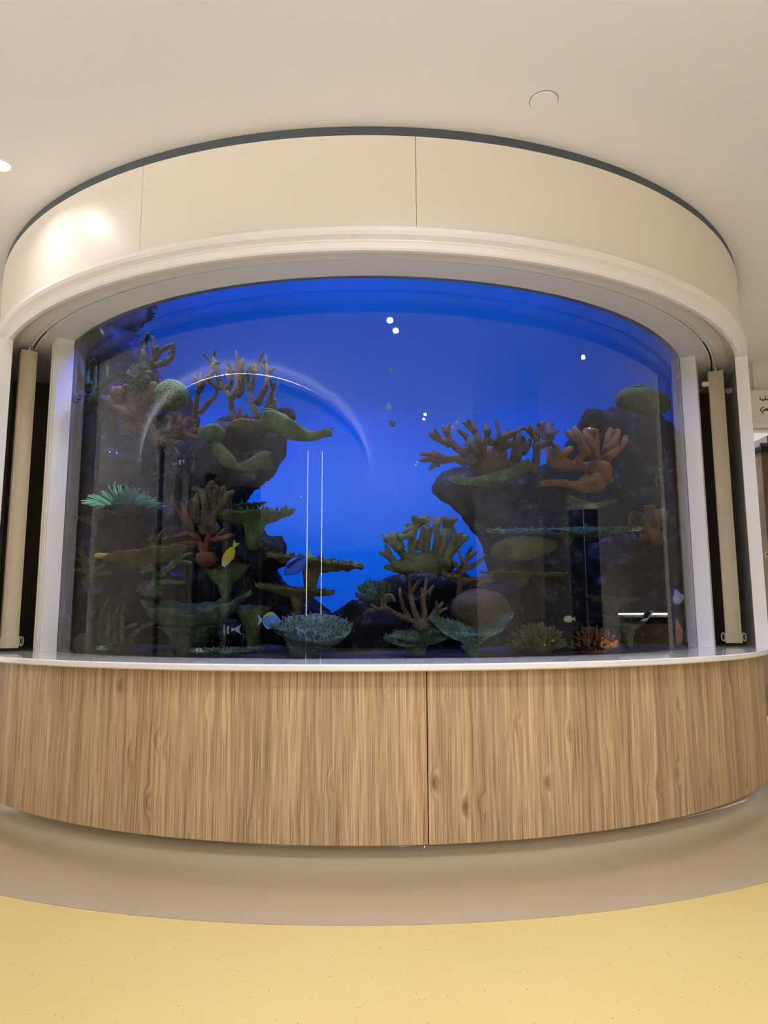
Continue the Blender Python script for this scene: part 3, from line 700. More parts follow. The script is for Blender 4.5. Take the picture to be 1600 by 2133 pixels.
# ------------------------------------------------------------------ corals
def smooth_path(pts, sub=4):
    """Catmull-Rom through the points"""
    out = []; n = len(pts)
    for i in range(n-1):
        p0, p1, p2, p3 = pts[max(i-1,0)], pts[i], pts[i+1], pts[min(i+2,n-1)]
        for j in range(sub):
            t = j/sub
            out.append(0.5*((2*p1)+(p2-p0)*t+(2*p0-5*p1+4*p2-p3)*t*t+(3*p1-p0-3*p2+p3)*t**3))
    out.append(pts[-1]); return out
RNG = random.Random(5)
def branching(name, label, off, sc_, k0, strokes, r0, r1, mat, amp=0.10, lump=None, spikes=0, cat='coral', group='branching corals', nz=0.25, seed=1):
    """coral of tapered branches; strokes are centre lines, depth wanders so the crown has real depth"""
    ox, oy = off
    def W(a, b):
        u, v = ox+a*sc_, oy+b*sc_
        dk = amp*2.0*noise.noise(Vector((u/28.0, v/28.0, seed*3.1)))
        return G(u, v, k0+dk)
    allp = [p for s in strokes for p in s]
    if lump: lu, lv, lr, lrz = lump
    else:
        lu, lv = strokes[0][0]; lr = lrz = r0*1.6
    cb = W(lu, lv); sm = mpp(cb)*sc_
    t = thing(name, label, cat, (cb.x, cb.y, cb.z-lrz*sm), group)
    MB().ball(cb, (lr*sm, lr*sm*0.75, lrz*sm), 18, 12, 0.35, 2.2, seed).build('holdfast', mat, t)
    rg = random.Random(seed)
    for s in strokes:
        P = smooth_path([W(a, b) for a, b in s], 4); n = len(P)
        first = s is strokes[0]
        ra = r0 if len(s) > 2 else r0*0.75
        rad = [(ra+(r1-ra)*i/(n-1))*sm*(1+0.10*rg.uniform(-1,1)) for i in range(n)]
        mb = MB().tube(P, rad, 9, 0.9, nz)
        if spikes:
            for i in range(1, n-1):
                for q in range(spikes):
                    d = Vector((rg.uniform(-1,1), rg.uniform(-1,0.6), rg.uniform(-0.3,1))).normalized()
                    mb.tube([P[i]+d*rad[i]*0.6, P[i]+d*rad[i]*1.25, P[i]+d*rad[i]*1.8], [rad[i]*0.3, rad[i]*0.22, rad[i]*0.1], 5)
        mb.build('branch', mat, t)
    return t
def CM(key, r, g, b, tip=None, **kw):
    M[key] = coral_mat(key, rgb(r,g,b), rgb(*tip) if tip else None, **kw); return M[key]
CM('antler_brown', 122, 96, 66, (150,122,86)); CM('mauve_brown', 112, 84, 70, (140,108,92)); CM('orange', 178, 108, 46, (206,140,70)); CM('olive', 118, 112, 58, (150,146,84))
CM('brown_finger', 126, 90, 66, (150,112,84)); CM('spiky_dark', 84, 76, 56, (110,100,74)); CM('pale_tip', 140, 106, 88, (206,190,170)); CM('rust', 146, 78, 54, (176,110,80))
CM('tan_knob', 132, 112, 78, (176,160,124)); CM('sea_green', 92, 112, 74, (150,176,140)); CM('grey_green', 110, 128, 104, (190,206,180), bump=1.0, bscale=60); CM('leaf_green', 98, 112, 54, (140,152,84))
CM('dark_green', 60, 92, 62, (92,126,88)); CM('mustard', 150, 124, 48, (182,154,72)); CM('lavender', 120, 124, 170, (176,180,220), bump=1.0, bscale=120); CM('sponge', 112, 84, 56, (132,102,70)); CM('bush_yellow', 128, 108, 44, (170,146,70))
CM('teal_tentacle', 110, 196, 170, (150,220,190), bump=0.1); CM('weed', 92, 110, 72, (180,190,150))

branching('antler_coral', 'tall thin brown antler coral spreading above the left reef', (400,700), 0.25, 0.75, [
    [(420,770),(360,680),(330,600),(320,520),(270,430),(210,300),(185,250),(130,180),(95,155)], [(185,250),(208,235),(180,170),(195,125)], [(200,270),(150,256)],
    [(290,450),(320,390),(300,330),(270,295)], [(330,520),(380,400),(340,290),(275,205)], [(395,500),(385,300),(380,200),(370,125)], [(405,480),(420,330),(415,240),(425,185)], [(380,215),(355,190)],
    [(560,740),(540,650),(500,560),(490,450),(520,350),(550,240),(590,135)], [(490,450),(460,370),(480,280),(500,205)], [(540,560),(610,430),(628,330),(620,260),(595,195)], [(622,290),(570,245)], [(630,310),(690,265)], [(606,230),(615,160)],
    [(620,620),(660,500),(670,440),(655,360)], [(668,450),(700,385)], [(640,600),(690,600),(685,540),(702,545)], [(30,720),(30,640),(40,560),(50,480),(70,400),(75,310)], [(60,420),(15,330)], [(50,470),(100,380),(170,300),(215,262)],
    [(130,340),(200,420),(270,440)], [(60,640),(150,540),(200,480),(210,330)], [(440,740),(405,660),(400,590)], [(445,745),(455,640)], [(510,300),(530,240)], [(350,310),(275,265)], [(435,230),(400,205)]],
    30, 10, M['antler_brown'], 0.08, (470,760,190,60), 0, nz=0.35, seed=2)
branching('antler_coral', 'broad brown antler coral reaching left from the right rock', (850,750), 0.25, 0.5, [
    [(620,800),(480,850),(400,820),(300,840),(200,830),(110,835)], [(300,835),(260,812),(200,790),(112,785)], [(255,805),(210,762)], [(250,850),(230,860),(185,908)],
    [(560,830),(500,800),(420,740),(360,680),(320,600),(285,550)], [(325,610),(345,545)], [(350,690),(240,650),(182,607)], [(245,645),(225,577)], [(600,780),(560,720),(490,650),(420,588)],
    [(600,780),(580,700),(570,620),(520,570),(465,525)], [(528,575),(505,507)], [(555,600),(550,512)], [(600,720),(540,705),(475,700)], [(600,760),(540,745),(475,740)], [(620,780),(620,740),(660,640),(682,580)], [(668,610),(640,536)],
    [(640,660),(740,690),(760,640),(735,517)], [(720,800),(760,700),(810,640),(825,580)], [(800,645),(880,612),(938,572)], [(780,730),(860,690),(960,680)], [(840,880),(870,850),(890,750),(890,620)], [(890,720),(940,620)],
    [(1020,930),(1060,850),(1075,700),(1040,620),(1000,580),(955,570)], [(1018,600),(1005,540)], [(1065,650),(1090,560),(1140,512)], [(1088,580),(1092,530)], [(1070,730),(1090,720),(1170,680),(1190,620),(1250,587)], [(1165,690),(1140,590),(1130,560)], [(1185,640),(1172,550),(1210,537)],
    [(900,850),(920,780),(960,690),(960,640)], [(950,760),(1010,690),(1010,660)]], 42, 15, M['mauve_brown'], 0.10, (680,860,170,130), 0, nz=0.3, seed=3)
branching('finger_coral', 'orange finger coral in front of the big right rock', (1100,700), 0.25, 0.45, [
    [(600,1120),(570,1000),(560,880),(570,790)], [(560,1010),(500,880),(470,800)], [(480,980),(420,850),(390,762)], [(425,880),(330,800)], [(610,1080),(650,920),(690,780)], [(650,960),(720,880),(750,790)], [(660,1010),(700,980),(790,900),(820,840)],
    [(560,1080),(400,1080),(470,980),(530,950)], [(400,1080),(200,1060),(180,980),(150,920)], [(230,1060),(240,980),(225,912)], [(320,1070),(300,1000),(360,930)], [(540,890),(480,800),(560,785)], [(690,800),(740,800)], [(600,1180),(420,1240),(490,1170)], [(560,1250),(640,1205),(700,1198)], [(450,1265),(560,1275),(630,1255)], [(520,1240),(420,1250),(270,1220),(110,1230)]],
    46, 24, M['orange'], 0.09, (590,1140,110,110), 0, nz=0.4, seed=4, group='finger corals')
branching('finger_coral', 'olive green finger coral on the centre mound', (750,1000), 0.25, 0.55, [
    [(520,740),(330,720),(250,640),(170,605)], [(240,625),(215,548)], [(420,680),(350,600),(270,530),(205,465)], [(330,580),(280,470),(260,445)], [(345,570),(320,440)], [(335,490),(355,455)], [(400,745),(290,740),(215,723)], [(230,500),(195,460)],
    [(450,740),(430,560),(450,420),(510,305)], [(470,340),(440,305)], [(495,345),(572,308)], [(440,410),(365,435)], [(450,390),(388,373)], [(480,370),(575,340)], [(440,450),(360,480)], [(560,740),(550,560),(570,450),(560,370)], [(600,740),(640,560),(640,420),(615,315)], [(640,390),(668,322)],
    [(670,700),(690,520),(720,400),(770,318)], [(722,400),(700,308)], [(745,365),(802,328)], [(720,700),(770,500),(770,400)], [(760,580),(830,520),(895,470)], [(812,540),(810,480),(842,440)], [(565,470),(595,400)], [(500,560),(530,470),(520,400)], [(790,490),(850,440)]],
    46, 19, M['olive'], 0.09, (540,720,220,110), 0, nz=0.3, seed=5, group='finger corals')
branching('antler_coral', 'low brown antler coral standing on the centre bottom', (750,1000), 0.25, 0.28, [
    [(520,1200),(420,1170),(300,1110),(220,1070),(130,1080),(30,1115)], [(140,1080),(92,1040)], [(205,1080),(190,960),(200,880)], [(200,1000),(250,960),(290,1010)], [(500,1190),(440,1050),(420,900),(420,800)], [(430,930),(500,830)], [(540,1180),(530,1000),(510,900)], [(525,990),(550,900),(550,780)],
    [(550,1200),(640,1080),(692,1020)], [(600,1130),(720,1070)], [(420,1160),(370,1080),(340,980),(330,900)], [(110,1085),(60,1085)], [(570,950),(610,880)], [(640,1090),(640,1010)]],
    30, 10, M['antler_brown'], 0.07, (520,1210,70,50), 0, nz=0.3, seed=6)
branching('antler_coral', 'upright brown antler coral left of the smooth brown sponge', (750,1000), 0.25, 0.45, [
    [(820,1030),(830,860),(840,760),(850,690),(820,590)], [(838,810),(700,780),(680,690),(660,640)], [(835,760),(770,660)], [(845,770),(870,740),(890,640),(930,560)], [(895,660),(980,590)], [(840,960),(900,920),(1000,860),(1020,790)], [(950,890),(1060,840),(1130,845)], [(835,840),(970,825),(1010,820)], [(880,740),(960,700),(1050,630)], [(1000,850),(1080,800),(1110,790)]],
    30, 12, M['antler_brown'], 0.07, (820,1040,60,60), 0, nz=0.3, seed=7)
branching('finger_coral', 'thick brown finger coral near the top of the left rock', (100,650), 0.25, 0.42, [
    [(710,990),(690,860),(600,760),(545,640)], [(700,910),(660,750),(650,620)], [(705,870),(710,750),(690,600)], [(730,910),(800,780),(870,680),(885,605)], [(690,890),(560,780),(505,720)], [(735,870),(775,760),(770,670)], [(600,760),(600,680),(585,640)], [(840,730),(830,650)]],
    52, 36, M['brown_finger'], 0.06, (710,980,100,70), 0, nz=0.35, seed=8, group='finger corals')
branching('spiny_coral', 'dark spiny coral with a looped branch at the top of the left rock', (100,650), 0.25, 0.5, [
    [(830,560),(860,460),(900,380),(960,310),(1050,270)], [(900,440),(990,420),(1035,350),(1040,275)], [(840,520),(850,450),(882,320),(872,210)], [(885,350),(912,290)], [(800,540),(790,400),(805,250),(835,185)]],
    30, 17, M['spiky_dark'], 0.05, (830,570,90,80), 3, nz=0.3, seed=9)
branching('staghorn_coral', 'pinkish staghorn coral with pale tips under the brain coral', (100,650), 0.25, 0.35, [
    [(930,1040),(860,1000),(800,950),(750,920)], [(880,1000),(850,900),(835,845)], [(930,1010),(1000,975),(1090,962)], [(930,1000),(980,980),(1060,945)], [(950,1060),(1040,1090),(1105,1078)], [(950,1080),(975,1140),(985,1190)], [(920,1080),(910,1160),(912,1255)], [(960,1040),(1080,1022)], [(960,1080),(1030,1120),(1095,1185)], [(900,1080),(890,1140)], [(1000,975),(1010,915)]],
    26, 9, M['pale_tip'], 0.09, (920,1050,70,60), 0, nz=0.3, seed=10)
branching('staghorn_coral', 'rust red staghorn coral left of the green leaf corals', (100,650), 0.25, 0.5, [
    [(1080,1010),(1120,960),(1160,890),(1200,905)], [(1080,1010),(1240,985),(1312,960)], [(1060,1000),(1080,920),(1100,845)], [(1050,1000),(1020,900),(990,870)], [(1200,990),(1230,940)], [(1130,1010),(1250,1050)]],
    28, 14, M['rust'], 0.06, (1080,1010,60,50), 0, nz=0.3, seed=11)
branching('finger_coral', 'stubby knobbed tan finger coral left of the green table coral', (400,1000), 0.25, 0.5, [
    [(150,400),(180,300),(250,180),(340,100)], [(150,330),(160,200),(130,100),(170,20)], [(120,380),(110,200),(80,100),(15,70)], [(180,260),(195,180),(200,55)], [(210,240),(230,160),(262,62)], [(140,350),(150,200),(212,80)], [(250,190),(290,110)], [(60,360),(40,220),(45,120)]],
    40, 24, M['tan_knob'], 0.06, (140,400,90,60), 1, nz=0.4, seed=12, group='finger corals')
branching('staghorn_coral', 'large rust brown staghorn coral in front of the left rock', (100,1000), 0.25, 0.4, [
    [(1310,660),(1250,500),(1150,350),(1050,210),(980,180)], [(1200,420),(1130,240),(1110,190)], [(1260,500),(1180,440),(1030,480)], [(1310,600),(1340,450),(1300,380),(1380,400)], [(1340,520),(1400,480),(1470,400)], [(1360,500),(1460,480),(1560,450)], [(1300,560),(1200,520),(1040,540)], [(1150,350),(1180,260),(1190,210)]],
    30, 10, M['rust'], 0.08, (1320,660,90,60), 0, nz=0.3, seed=13)
branching('finger_coral', 'bushy olive finger coral at the far left near the glass', (100,1000), 0.25, 0.22, [
    [(360,830),(330,690),(280,600),(290,520)], [(350,720),(360,600),(350,510)], [(335,720),(240,650)], [(370,760),(390,680),(420,600)], [(350,780),(300,750),(210,750)], [(370,800),(420,790),(520,780)], [(370,780),(470,700)], [(340,700),(300,650),(240,570)], [(360,640),(340,560)]],
    34, 12, M['bush_yellow'], 0.06, (360,840,80,50), 0, nz=0.3, seed=14, group='finger corals')
branching('finger_coral', 'green forked finger coral above the big green bowl coral', (100,1000), 0.25, 0.25, [
    [(890,910),(890,780),(870,720),(800,740)], [(900,790),(980,760),(1050,680),(1190,610)], [(960,765),(1090,690),(1190,690)], [(880,740),(780,770)], [(1080,670),(1110,610)], [(890,860),(960,850),(1140,855)], [(870,730),(880,700)]],
    34, 12, M['sea_green'], 0.06, (890,920,90,70), 0, nz=0.3, seed=15, group='finger corals')
branching('staghorn_coral', 'faint olive staghorn coral on the mustard plate', (100,1000), 0.25, 0.42, [
    [(890,560),(840,460),(780,400)], [(885,510),(870,400)], [(900,530),(940,450),(1000,390)], [(870,510),(800,480)], [(920,500),(1010,470)], [(850,480),(820,400)]],
    24, 9, M['olive'], 0.06, (890,570,60,40), 0, nz=0.3, seed=16)
branching('sea_plume', 'tall speckled green sea plume by the lower left corner', (100,1000), 0.25, 0.2, [
    [(450,1400),(440,1200),(470,1060),(510,980)], [(500,1400),(510,1200),(520,1070)], [(560,1400),(560,1150),(600,1050)], [(620,1400),(620,1100),(650,1020)], [(560,1300),(650,1230),(740,1200)], [(690,1400),(720,1280),(850,1200),(900,1190)], [(350,1400),(340,1200),(350,1050),(345,960)], [(350,1130),(390,1090)]],
    28, 12, M['weed'], 0.06, (560,1400,150,40), 3, nz=0.4, seed=17, group='sea plumes')
branching('sea_plume', 'green finger plume high at the far left behind the glass', (100,650), 0.25, 0.3, [
    [(400,720),(390,620),(400,460)], [(410,650),(480,560),(492,450)], [(390,690),(370,600),(330,590)], [(430,640),(520,560),(600,490)], [(300,560),(270,400),(240,330)], [(330,620),(330,470),(380,400)]],
    26, 12, M['dark_green'], 0.05, (400,720,70,50), 0, nz=0.4, seed=18, group='sea plumes')
branching('sea_plume', 'spiky green plume at the far right beside the post', (1100,700), 0.25, 0.2, [
    [(1140,1200),(1130,1080),(1150,1000),(1125,930)], [(1150,1080),(1170,960)], [(1140,1150),(1080,1100),(1030,1090)], [(1150,1160),(1220,1100)], [(1130,1170),(1070,1180),(1080,1270)], [(1150,1180),(1190,1260)], [(1140,1120),(1100,1050)]],
    18, 7, M['weed'], 0.04, (1140,1190,40,40), 1, nz=0.3, seed=19, group='sea plumes')
branching('finger_coral', 'green leafy tuft coral at the left of the centre mound', (750,1000), 0.25, 0.5, [
    [(130,1000),(60,930),(0,890)], [(120,1000),(20,980),(-15,950)], [(150,960),(110,880),(90,850)], [(160,980),(180,900),(190,860)], [(140,960),(60,880),(40,870)], [(130,990),(40,1000)], [(170,960),(230,900),(225,870)]],
    42, 22, M['dark_green'], 0.06, (140,990,110,70), 2, nz=0.5, seed=20, group='finger corals')

# --- table, bowl and plate corals
def table_coral(name, label, u0, u1, vt, thick, k, mat, su, sv, depth=0.6, tilt=0.0, bowl=0.0, wave=0.1, fringe=1, nub=6, seed=1, sr=0.22, group='table corals', lean=0.0, vee=0.0):
    """a wavy flat crown on a cone shaped stem; a fringe of nubs stands on the crown"""
    c = G((u0+u1)/2, vt+thick*0.4, k); s = mpp(c); rx = (u1-u0)/2*s; ry = rx*depth; th = thick*s
    stem = G(su, sv, k); stem = Vector((stem.x, c.y, stem.z))
    t = thing(name, label, 'coral', (stem.x, stem.y, stem.z), group)
    nr, na = 10, 44; mb = MB()
    rim = [1+wave*noise.noise(Vector((math.cos(a*2*math.pi/na)*1.6, math.sin(a*2*math.pi/na)*1.6, seed)))+0.035*noise.noise(Vector((math.cos(a*2*math.pi/na)*5, math.sin(a*2*math.pi/na)*5, seed+3))) for a in range(na)]
    def top(rf, a):
        an = 2*math.pi*a/na; rr = rf*rim[a % na]
        x = rx*rr*math.cos(an); y = ry*rr*math.sin(an)
        z = bowl*th*(rf**2-0.5)*1.6+tilt*x+lean*y+vee*abs(x)**1.4/rx**0.4+0.25*th*noise.noise(Vector((x*5/rx, y*5/rx, seed)))
        return Vector((c.x+x, c.y+y, c.z+z))
    def under(rf, a):
        p = top(rf, a); q = 1-rf
        z0 = p.z-0.12*th-th*0.75*q
        p2 = Vector((p.x, p.y, z0))
        if rf < sr*1.5:                       # flows into the stem
            f = 1-rf/(sr*1.5); p2 = Vector((p2.x+(stem.x-p2.x)*f*0.0, p2.y, z0-f*0.0))
        return p2
    mb.v.append(tuple(top(0, 0)))
    for i in range(1, nr+1):
        for a in range(na): mb.v.append(tuple(top(i/nr, a)))
    off = len(mb.v)
    for i in range(nr, 0, -1):
        for a in range(na): mb.v.append(tuple(under(i/nr, a)))
    mb.v.append(tuple(under(0, 0))); last = len(mb.v)-1
    for a in range(na): mb.f.append((0, 1+a, 1+(a+1) % na))
    for i in range(nr-1):
        for a in range(na): b = 1+i*na; mb.f.append((b+a, b+na+a, b+na+(a+1) % na, b+(a+1) % na))
    b = 1+(nr-1)*na
    for a in range(na): mb.f.append((b+a, off+a, off+(a+1) % na, b+(a+1) % na))
    for i in range(nr-1):
        for a in range(na): b = off+i*na; mb.f.append((b+a, b+na+a, b+na+(a+1) % na, b+(a+1) % na))
    b = off+(nr-1)*na
    for a in range(na): mb.f.append((b+a, last, b+(a+1) % na))
    mb.build('crown', mat, t)
    # stem: from under the crown down to the rock, flaring at the top
    u = Vector((c.x+(stem.x-c.x)*0.6, c.y, c.z-0.3*th+tilt*(stem.x-c.x)*0.6)); u.z -= 0.1*th
    pts = [u, u.lerp(stem, 0.25), u.lerp(stem, 0.55), stem-Vector((0,0,0.02))]; R_ = rx*sr
    MB().tube(smooth_path(pts, 3), [R_*(1.9-1.2*(i/9)**0.6) for i in range(10)], 16, 0.9, 0.25).build('stem', mat, t)
    if fringe:
        rg = random.Random(seed); nb = MB(); cnt = int(190*fringe)
        for i in range(cnt):
            rf = 1-rg.random()**1.7*0.75; a = rg.randrange(na); p = top(rf, a); h = nub*s*rg.uniform(0.6, 1.2)
            ln_ = Vector(((p.x-c.x)/rx*0.5, (p.y-c.y)/ry*0.5, 1)).normalized()
            nb.tube([p-ln_*h*0.2, p+ln_*h*0.5, p+ln_*h], [h*0.34, h*0.27, h*0.16], 5)
        tag(nb.build('polyps', mat, t), kind='stuff')
    return t
table_coral('table_coral', 'green table coral with fringed top on a flared stem, left of centre', 455, 612, 1062, 26, 0.55, M['leaf_green'], 527, 1132, 0.6, 0.03, 0.15, 0.12, 1.4, 8, 1, 0.24)
table_coral('table_coral', 'wide brown table coral behind the blue surgeonfish', 560, 752, 1156, 30, 0.7, M['bush_yellow'], 645, 1235, 0.55, -0.12, 0.0, 0.15, 1.2, 7, 2, 0.16)
table_coral('table_coral', 'lower brown table coral under the blue surgeonfish', 533, 695, 1222, 18, 0.55, M['bush_yellow'], 620, 1290, 0.55, -0.10, 0.1, 0.12, 1.3, 7, 3, 0.12)
table_coral('table_coral', 'flat speckled green table coral on the bed at the glass', 395, 542, 1350, 14, 0.12, M['grey_green'], 460, 1372, 0.35, 0.02, 0.1, 0.12, 1.6, 6, 4, 0.3)
table_coral('bowl_coral', 'large smooth green bowl coral at the lower left', 284, 518, 1268, 40, 0.30, M['sea_green'], 392, 1352, 0.40, 0.06, 0.5, 0.25, 0, 5, 5, 0.34, 'bowl corals', 0.25, 0.25)
table_coral('bowl_coral', 'bumpy grey green bowl coral in front of the centre rock', 566, 744, 1312, 22, 0.22, M['grey_green'], 625, 1362, 0.5, -0.04, 0.9, 0.34, 3.4, 6, 6, 0.40, 'bowl corals', 0.55, 0.0)
table_coral('bowl_coral', 'olive bowl coral below the yellow fish', 424, 518, 1186, 20, 0.42, M['leaf_green'], 470, 1232, 0.6, 0.03, 0.9, 0.16, 0.3, 4, 7, 0.36, 'bowl corals', 0.3)
table_coral('bowl_coral', 'olive funnel coral behind the powder blue fish', 484, 566, 1268, 26, 0.55, M['leaf_green'], 525, 1345, 0.6, 0.0, 0.7, 0.2, 0.4, 4, 8, 0.34, 'bowl corals', 0.2)
table_coral('plate_coral', 'pale speckled green plate coral bent like a boomerang at the centre front', 897, 1066, 1318, 12, 0.14, M['grey_green'], 985, 1366, 0.34, 0.03, 0.1, 0.10, 4.0, 4.5, 9, 0.20, 'plate corals', 0.75, 0.42)
table_coral('plate_coral', 'grey green plate coral left of the boomerang shaped one', 797, 935, 1322, 16, 0.24, M['sea_green'], 868, 1364, 0.45, 0.05, 0.2, 0.2, 1.6, 4, 10, 0.34, 'plate corals', 0.5)
table_coral('plate_coral', 'thin olive plate coral at the far left below the anemone', 150, 236, 1078, 10, 0.25, M['leaf_green'], 200, 1110, 0.5, -0.05, 0.4, 0.2, 0, 4, 11, 0.2, 'plate corals')
table_coral('plate_coral', 'mustard plate coral across the left reef', 205, 402, 1138, 34, 0.35, M['mustard'], 275, 1172, 0.45, 0.10, 0.2, 0.25, 0, 4, 12, 0.16, 'plate corals')
table_coral('plate_coral', 'long thin speckled plate coral across the right rock', 1010, 1355, 1102, 12, 0.42, M['sea_green'], 1180, 1124, 0.20, 0.02, 0.3, 0.2, 2.0, 5, 13, 0.10, 'plate corals', 0.3)
table_coral('plate_coral', 'narrow green plate coral low on the right rock', 1218, 1332, 1242, 14, 0.3, M['olive'], 1280, 1264, 0.4, -0.06, 0.3, 0.2, 0.5, 4, 14, 0.2, 'plate corals')
table_coral('plate_coral', 'faint olive plate coral low between the sponge and right rock', 1000, 1180, 1190, 12, 0.42, M['olive'], 1090, 1206, 0.35, -0.02, 0.2, 0.2, 0.8, 4, 15, 0.2, 'plate corals')
table_coral('plate_coral', 'pale curved plate coral in the lower right corner', 1250, 1362, 1296, 12, 0.18, M['grey_green'], 1310, 1340, 0.4, 0.05, 0.9, 0.2, 0.0, 4, 16, 0.2, 'plate corals', 0.3, 0.3)
table_coral('plate_coral', 'dark green ledge coral behind the knobbed tan coral', 488, 556, 1044, 16, 0.85, M['dark_green'], 500, 1062, 0.5, 0.10, 0.1, 0.2, 0.0, 4, 17, 0.3, 'plate corals')

# --- thick leaf corals: a curved blade along a centre line
def leaf_coral(name, label, px, k, mat, seed=1, dw=0.5, group='leaf corals'):
    """px: (u, v_mid, half height) along the blade"""
    P = [G(u, v, k+0.05*noise.noise(Vector((u*0.02, seed, 0)))) for u, v, h in px]; H = [h*mpp(P[0]) for _, _, h in px]
    Pp = smooth_path(P, 5); n = len(Pp); HH = []
    for i in range(len(H)-1): HH += [H[i]+(H[i+1]-H[i])*j/5 for j in range(5)]
    HH.append(H[-1]); base_ = min(P, key=lambda p: p.z); mid = Pp[n//2]
    t = thing(name, label, 'coral', (mid.x, mid.y, mid.z-max(HH)), group); mb = MB(); seg = 14
    for i, p in enumerate(Pp):
        d = (Pp[min(i+1, n-1)]-Pp[max(i-1, 0)]).normalized(); up = Vector((0, -0.45, 1)); up = (up-d*up.dot(d)).normalized(); sd = d.cross(up)
        for a in range(seg):
            an = 2*math.pi*a/seg; q = p+up*math.cos(an)*HH[i]+sd*math.sin(an)*HH[i]*dw
            q += noise.noise_vector(q*9+Vector((seed,0,0)))*HH[i]*0.22; mb.v.append(tuple(q))
    for i in range(n-1):
        for a in range(seg): mb.f.append((i*seg+a, i*seg+(a+1) % seg, (i+1)*seg+(a+1) % seg, (i+1)*seg+a))
    mb.f.append(tuple(reversed(range(seg)))); mb.f.append(tuple((n-1)*seg+a for a in range(seg)))
    mb.build('blade', mat, t)
    rim = MB(); rim.tube([p+Vector((0, -0.005, HH[i]*0.95)) for i, p in enumerate(Pp)], [max(0.004, HH[i]*0.18) for i in range(n)], 6, 1.0, 0.4); rim.build('blade_rim', mat, t)
    return t
leaf_coral('leaf_coral', 'olive blade coral jutting right from the head of the rock pillar', [(548,868,16),(575,880,24),(600,893,22),(630,906,14),(655,908,9),(675,903,9),(692,902,9)], 0.55, M['leaf_green'], 1)
leaf_coral('leaf_coral', 'small knob topped olive blade behind the jutting blade coral', [(575,905,10),(595,893,14),(612,886,6)], 0.6, M['leaf_green'], 2)
leaf_coral('leaf_coral', 'rounded green leaf coral left of the rock pillar head', [(414,906,7),(432,902,16),(452,902,18),(468,905,10)], 0.5, M['sea_green'], 3)
leaf_coral('leaf_coral', 'drooping green leaf coral on the face of the rock pillar', [(442,925,6),(455,940,18),(475,958,18),(492,972,8),(510,976,6)], 0.5, M['leaf_green'], 4)
leaf_coral('leaf_coral', 'upturned green leaf coral joining the drooping one', [(500,976,7),(525,968,14),(545,960,18),(564,958,14)], 0.5, M['leaf_green'], 5)
leaf_coral('leaf_coral', 'long green leaf coral lying on the right rock under the antlers', [(940,1000,8),(985,1003,8),(1020,998,10),(1055,990,14),(1085,978,16),(1104,966,10)], 0.42, M['sea_green'], 6)
leaf_coral('leaf_coral', 'curved olive leaf coral under the orange finger coral', [(1180,1040,9),(1200,1045,7),(1225,1053,7),(1250,1052,6),(1285,1044,3)], 0.3, M['leaf_green'], 7)
leaf_coral('leaf_coral', 'green lobed coral crowning the big right rock', [(1290,832,14),(1310,832,24),(1335,830,28),(1365,838,28),(1388,845,14)], 0.45, M['leaf_green'], 8, 0.8)
leaf_coral('leaf_coral', 'green mound coral in the hollow of the right rock', [(1028,1150,12),(1060,1146,24),(1100,1144,26),(1140,1140,16),(1158,1134,6)], 0.4, M['olive'], 9, 0.8)
leaf_coral('leaf_coral', 'dark green coral lobe at the top left corner of the glass', [(158,704,10),(185,700,12),(212,696,10)], 0.12, M['dark_green'], 10)

# --- domes, bushes, sponges, soft corals
def dome(name, label, u, v, ru, rv, k, mat, nz=0.08, cat='coral', group=None, seed=0.0):
    c = G(u, v, k); s = mpp(c)
    o = MB().ball(c, (ru*s, ru*s*0.9, rv*s), 32, 20, nz, 2.0, seed).build(name, mat, origin=(c.x, c.y, c.z-rv*s)); return tag(o, label, cat, group)
mm, nt, p = mat_new('brain_coral'); p.inputs['Roughness'].default_value = 0.85
geo = nt.nodes.new('ShaderNodeNewGeometry'); v_ = N(nt, 'ShaderNodeTexVoronoi', Scale=42.0, feature='DISTANCE_TO_EDGE'); nt.links.new(geo.outputs['Position'], v_.inputs['Vector'])
r_ = ramp(nt, [(0.0, rgb(150,160,96)), (0.12, rgb(120,136,74)), (0.2, rgb(64,84,44))]); nt.links.new(v_.outputs['Distance'], r_.inputs['Fac']); nt.links.new(r_.outputs['Color'], p.inputs['Base Color'])
b_ = N(nt, 'ShaderNodeBump', Strength=0.8, Distance=0.01); b_.invert = True; nt.links.new(v_.outputs['Distance'], b_.inputs['Height']); nt.links.new(b_.outputs['Normal'], p.inputs['Normal']); M['brain'] = mm
dome('brain_coral', 'round green honeycombed brain coral beside the thick brown coral', 357, 824, 36, 34, 0.5, M['brain'], 0.04)
dome('boulder_sponge', 'smooth brown boulder sponge at the lower right of centre', 1001, 1275, 62, 48, 0.32, M['sponge'], 0.10, 'sponge', None, 3.0)
dome('mound_coral', 'small yellow mound coral in the lower left corner', 178, 1342, 24, 24, 0.25, M['mustard'], 0.12, 'coral', None, 4.0)
dome('mound_coral', 'purple mound at the far right edge above the bed', 1398, 1245, 24, 18, 0.12, M['lavender'], 0.2, 'coral', None, 5.0)
dome('boulder_sponge', 'brown sponge block at the far right foot of the glass', 1402, 1318, 18, 32, 0.10, M['brown_finger'], 0.15, 'sponge', None, 6.0)

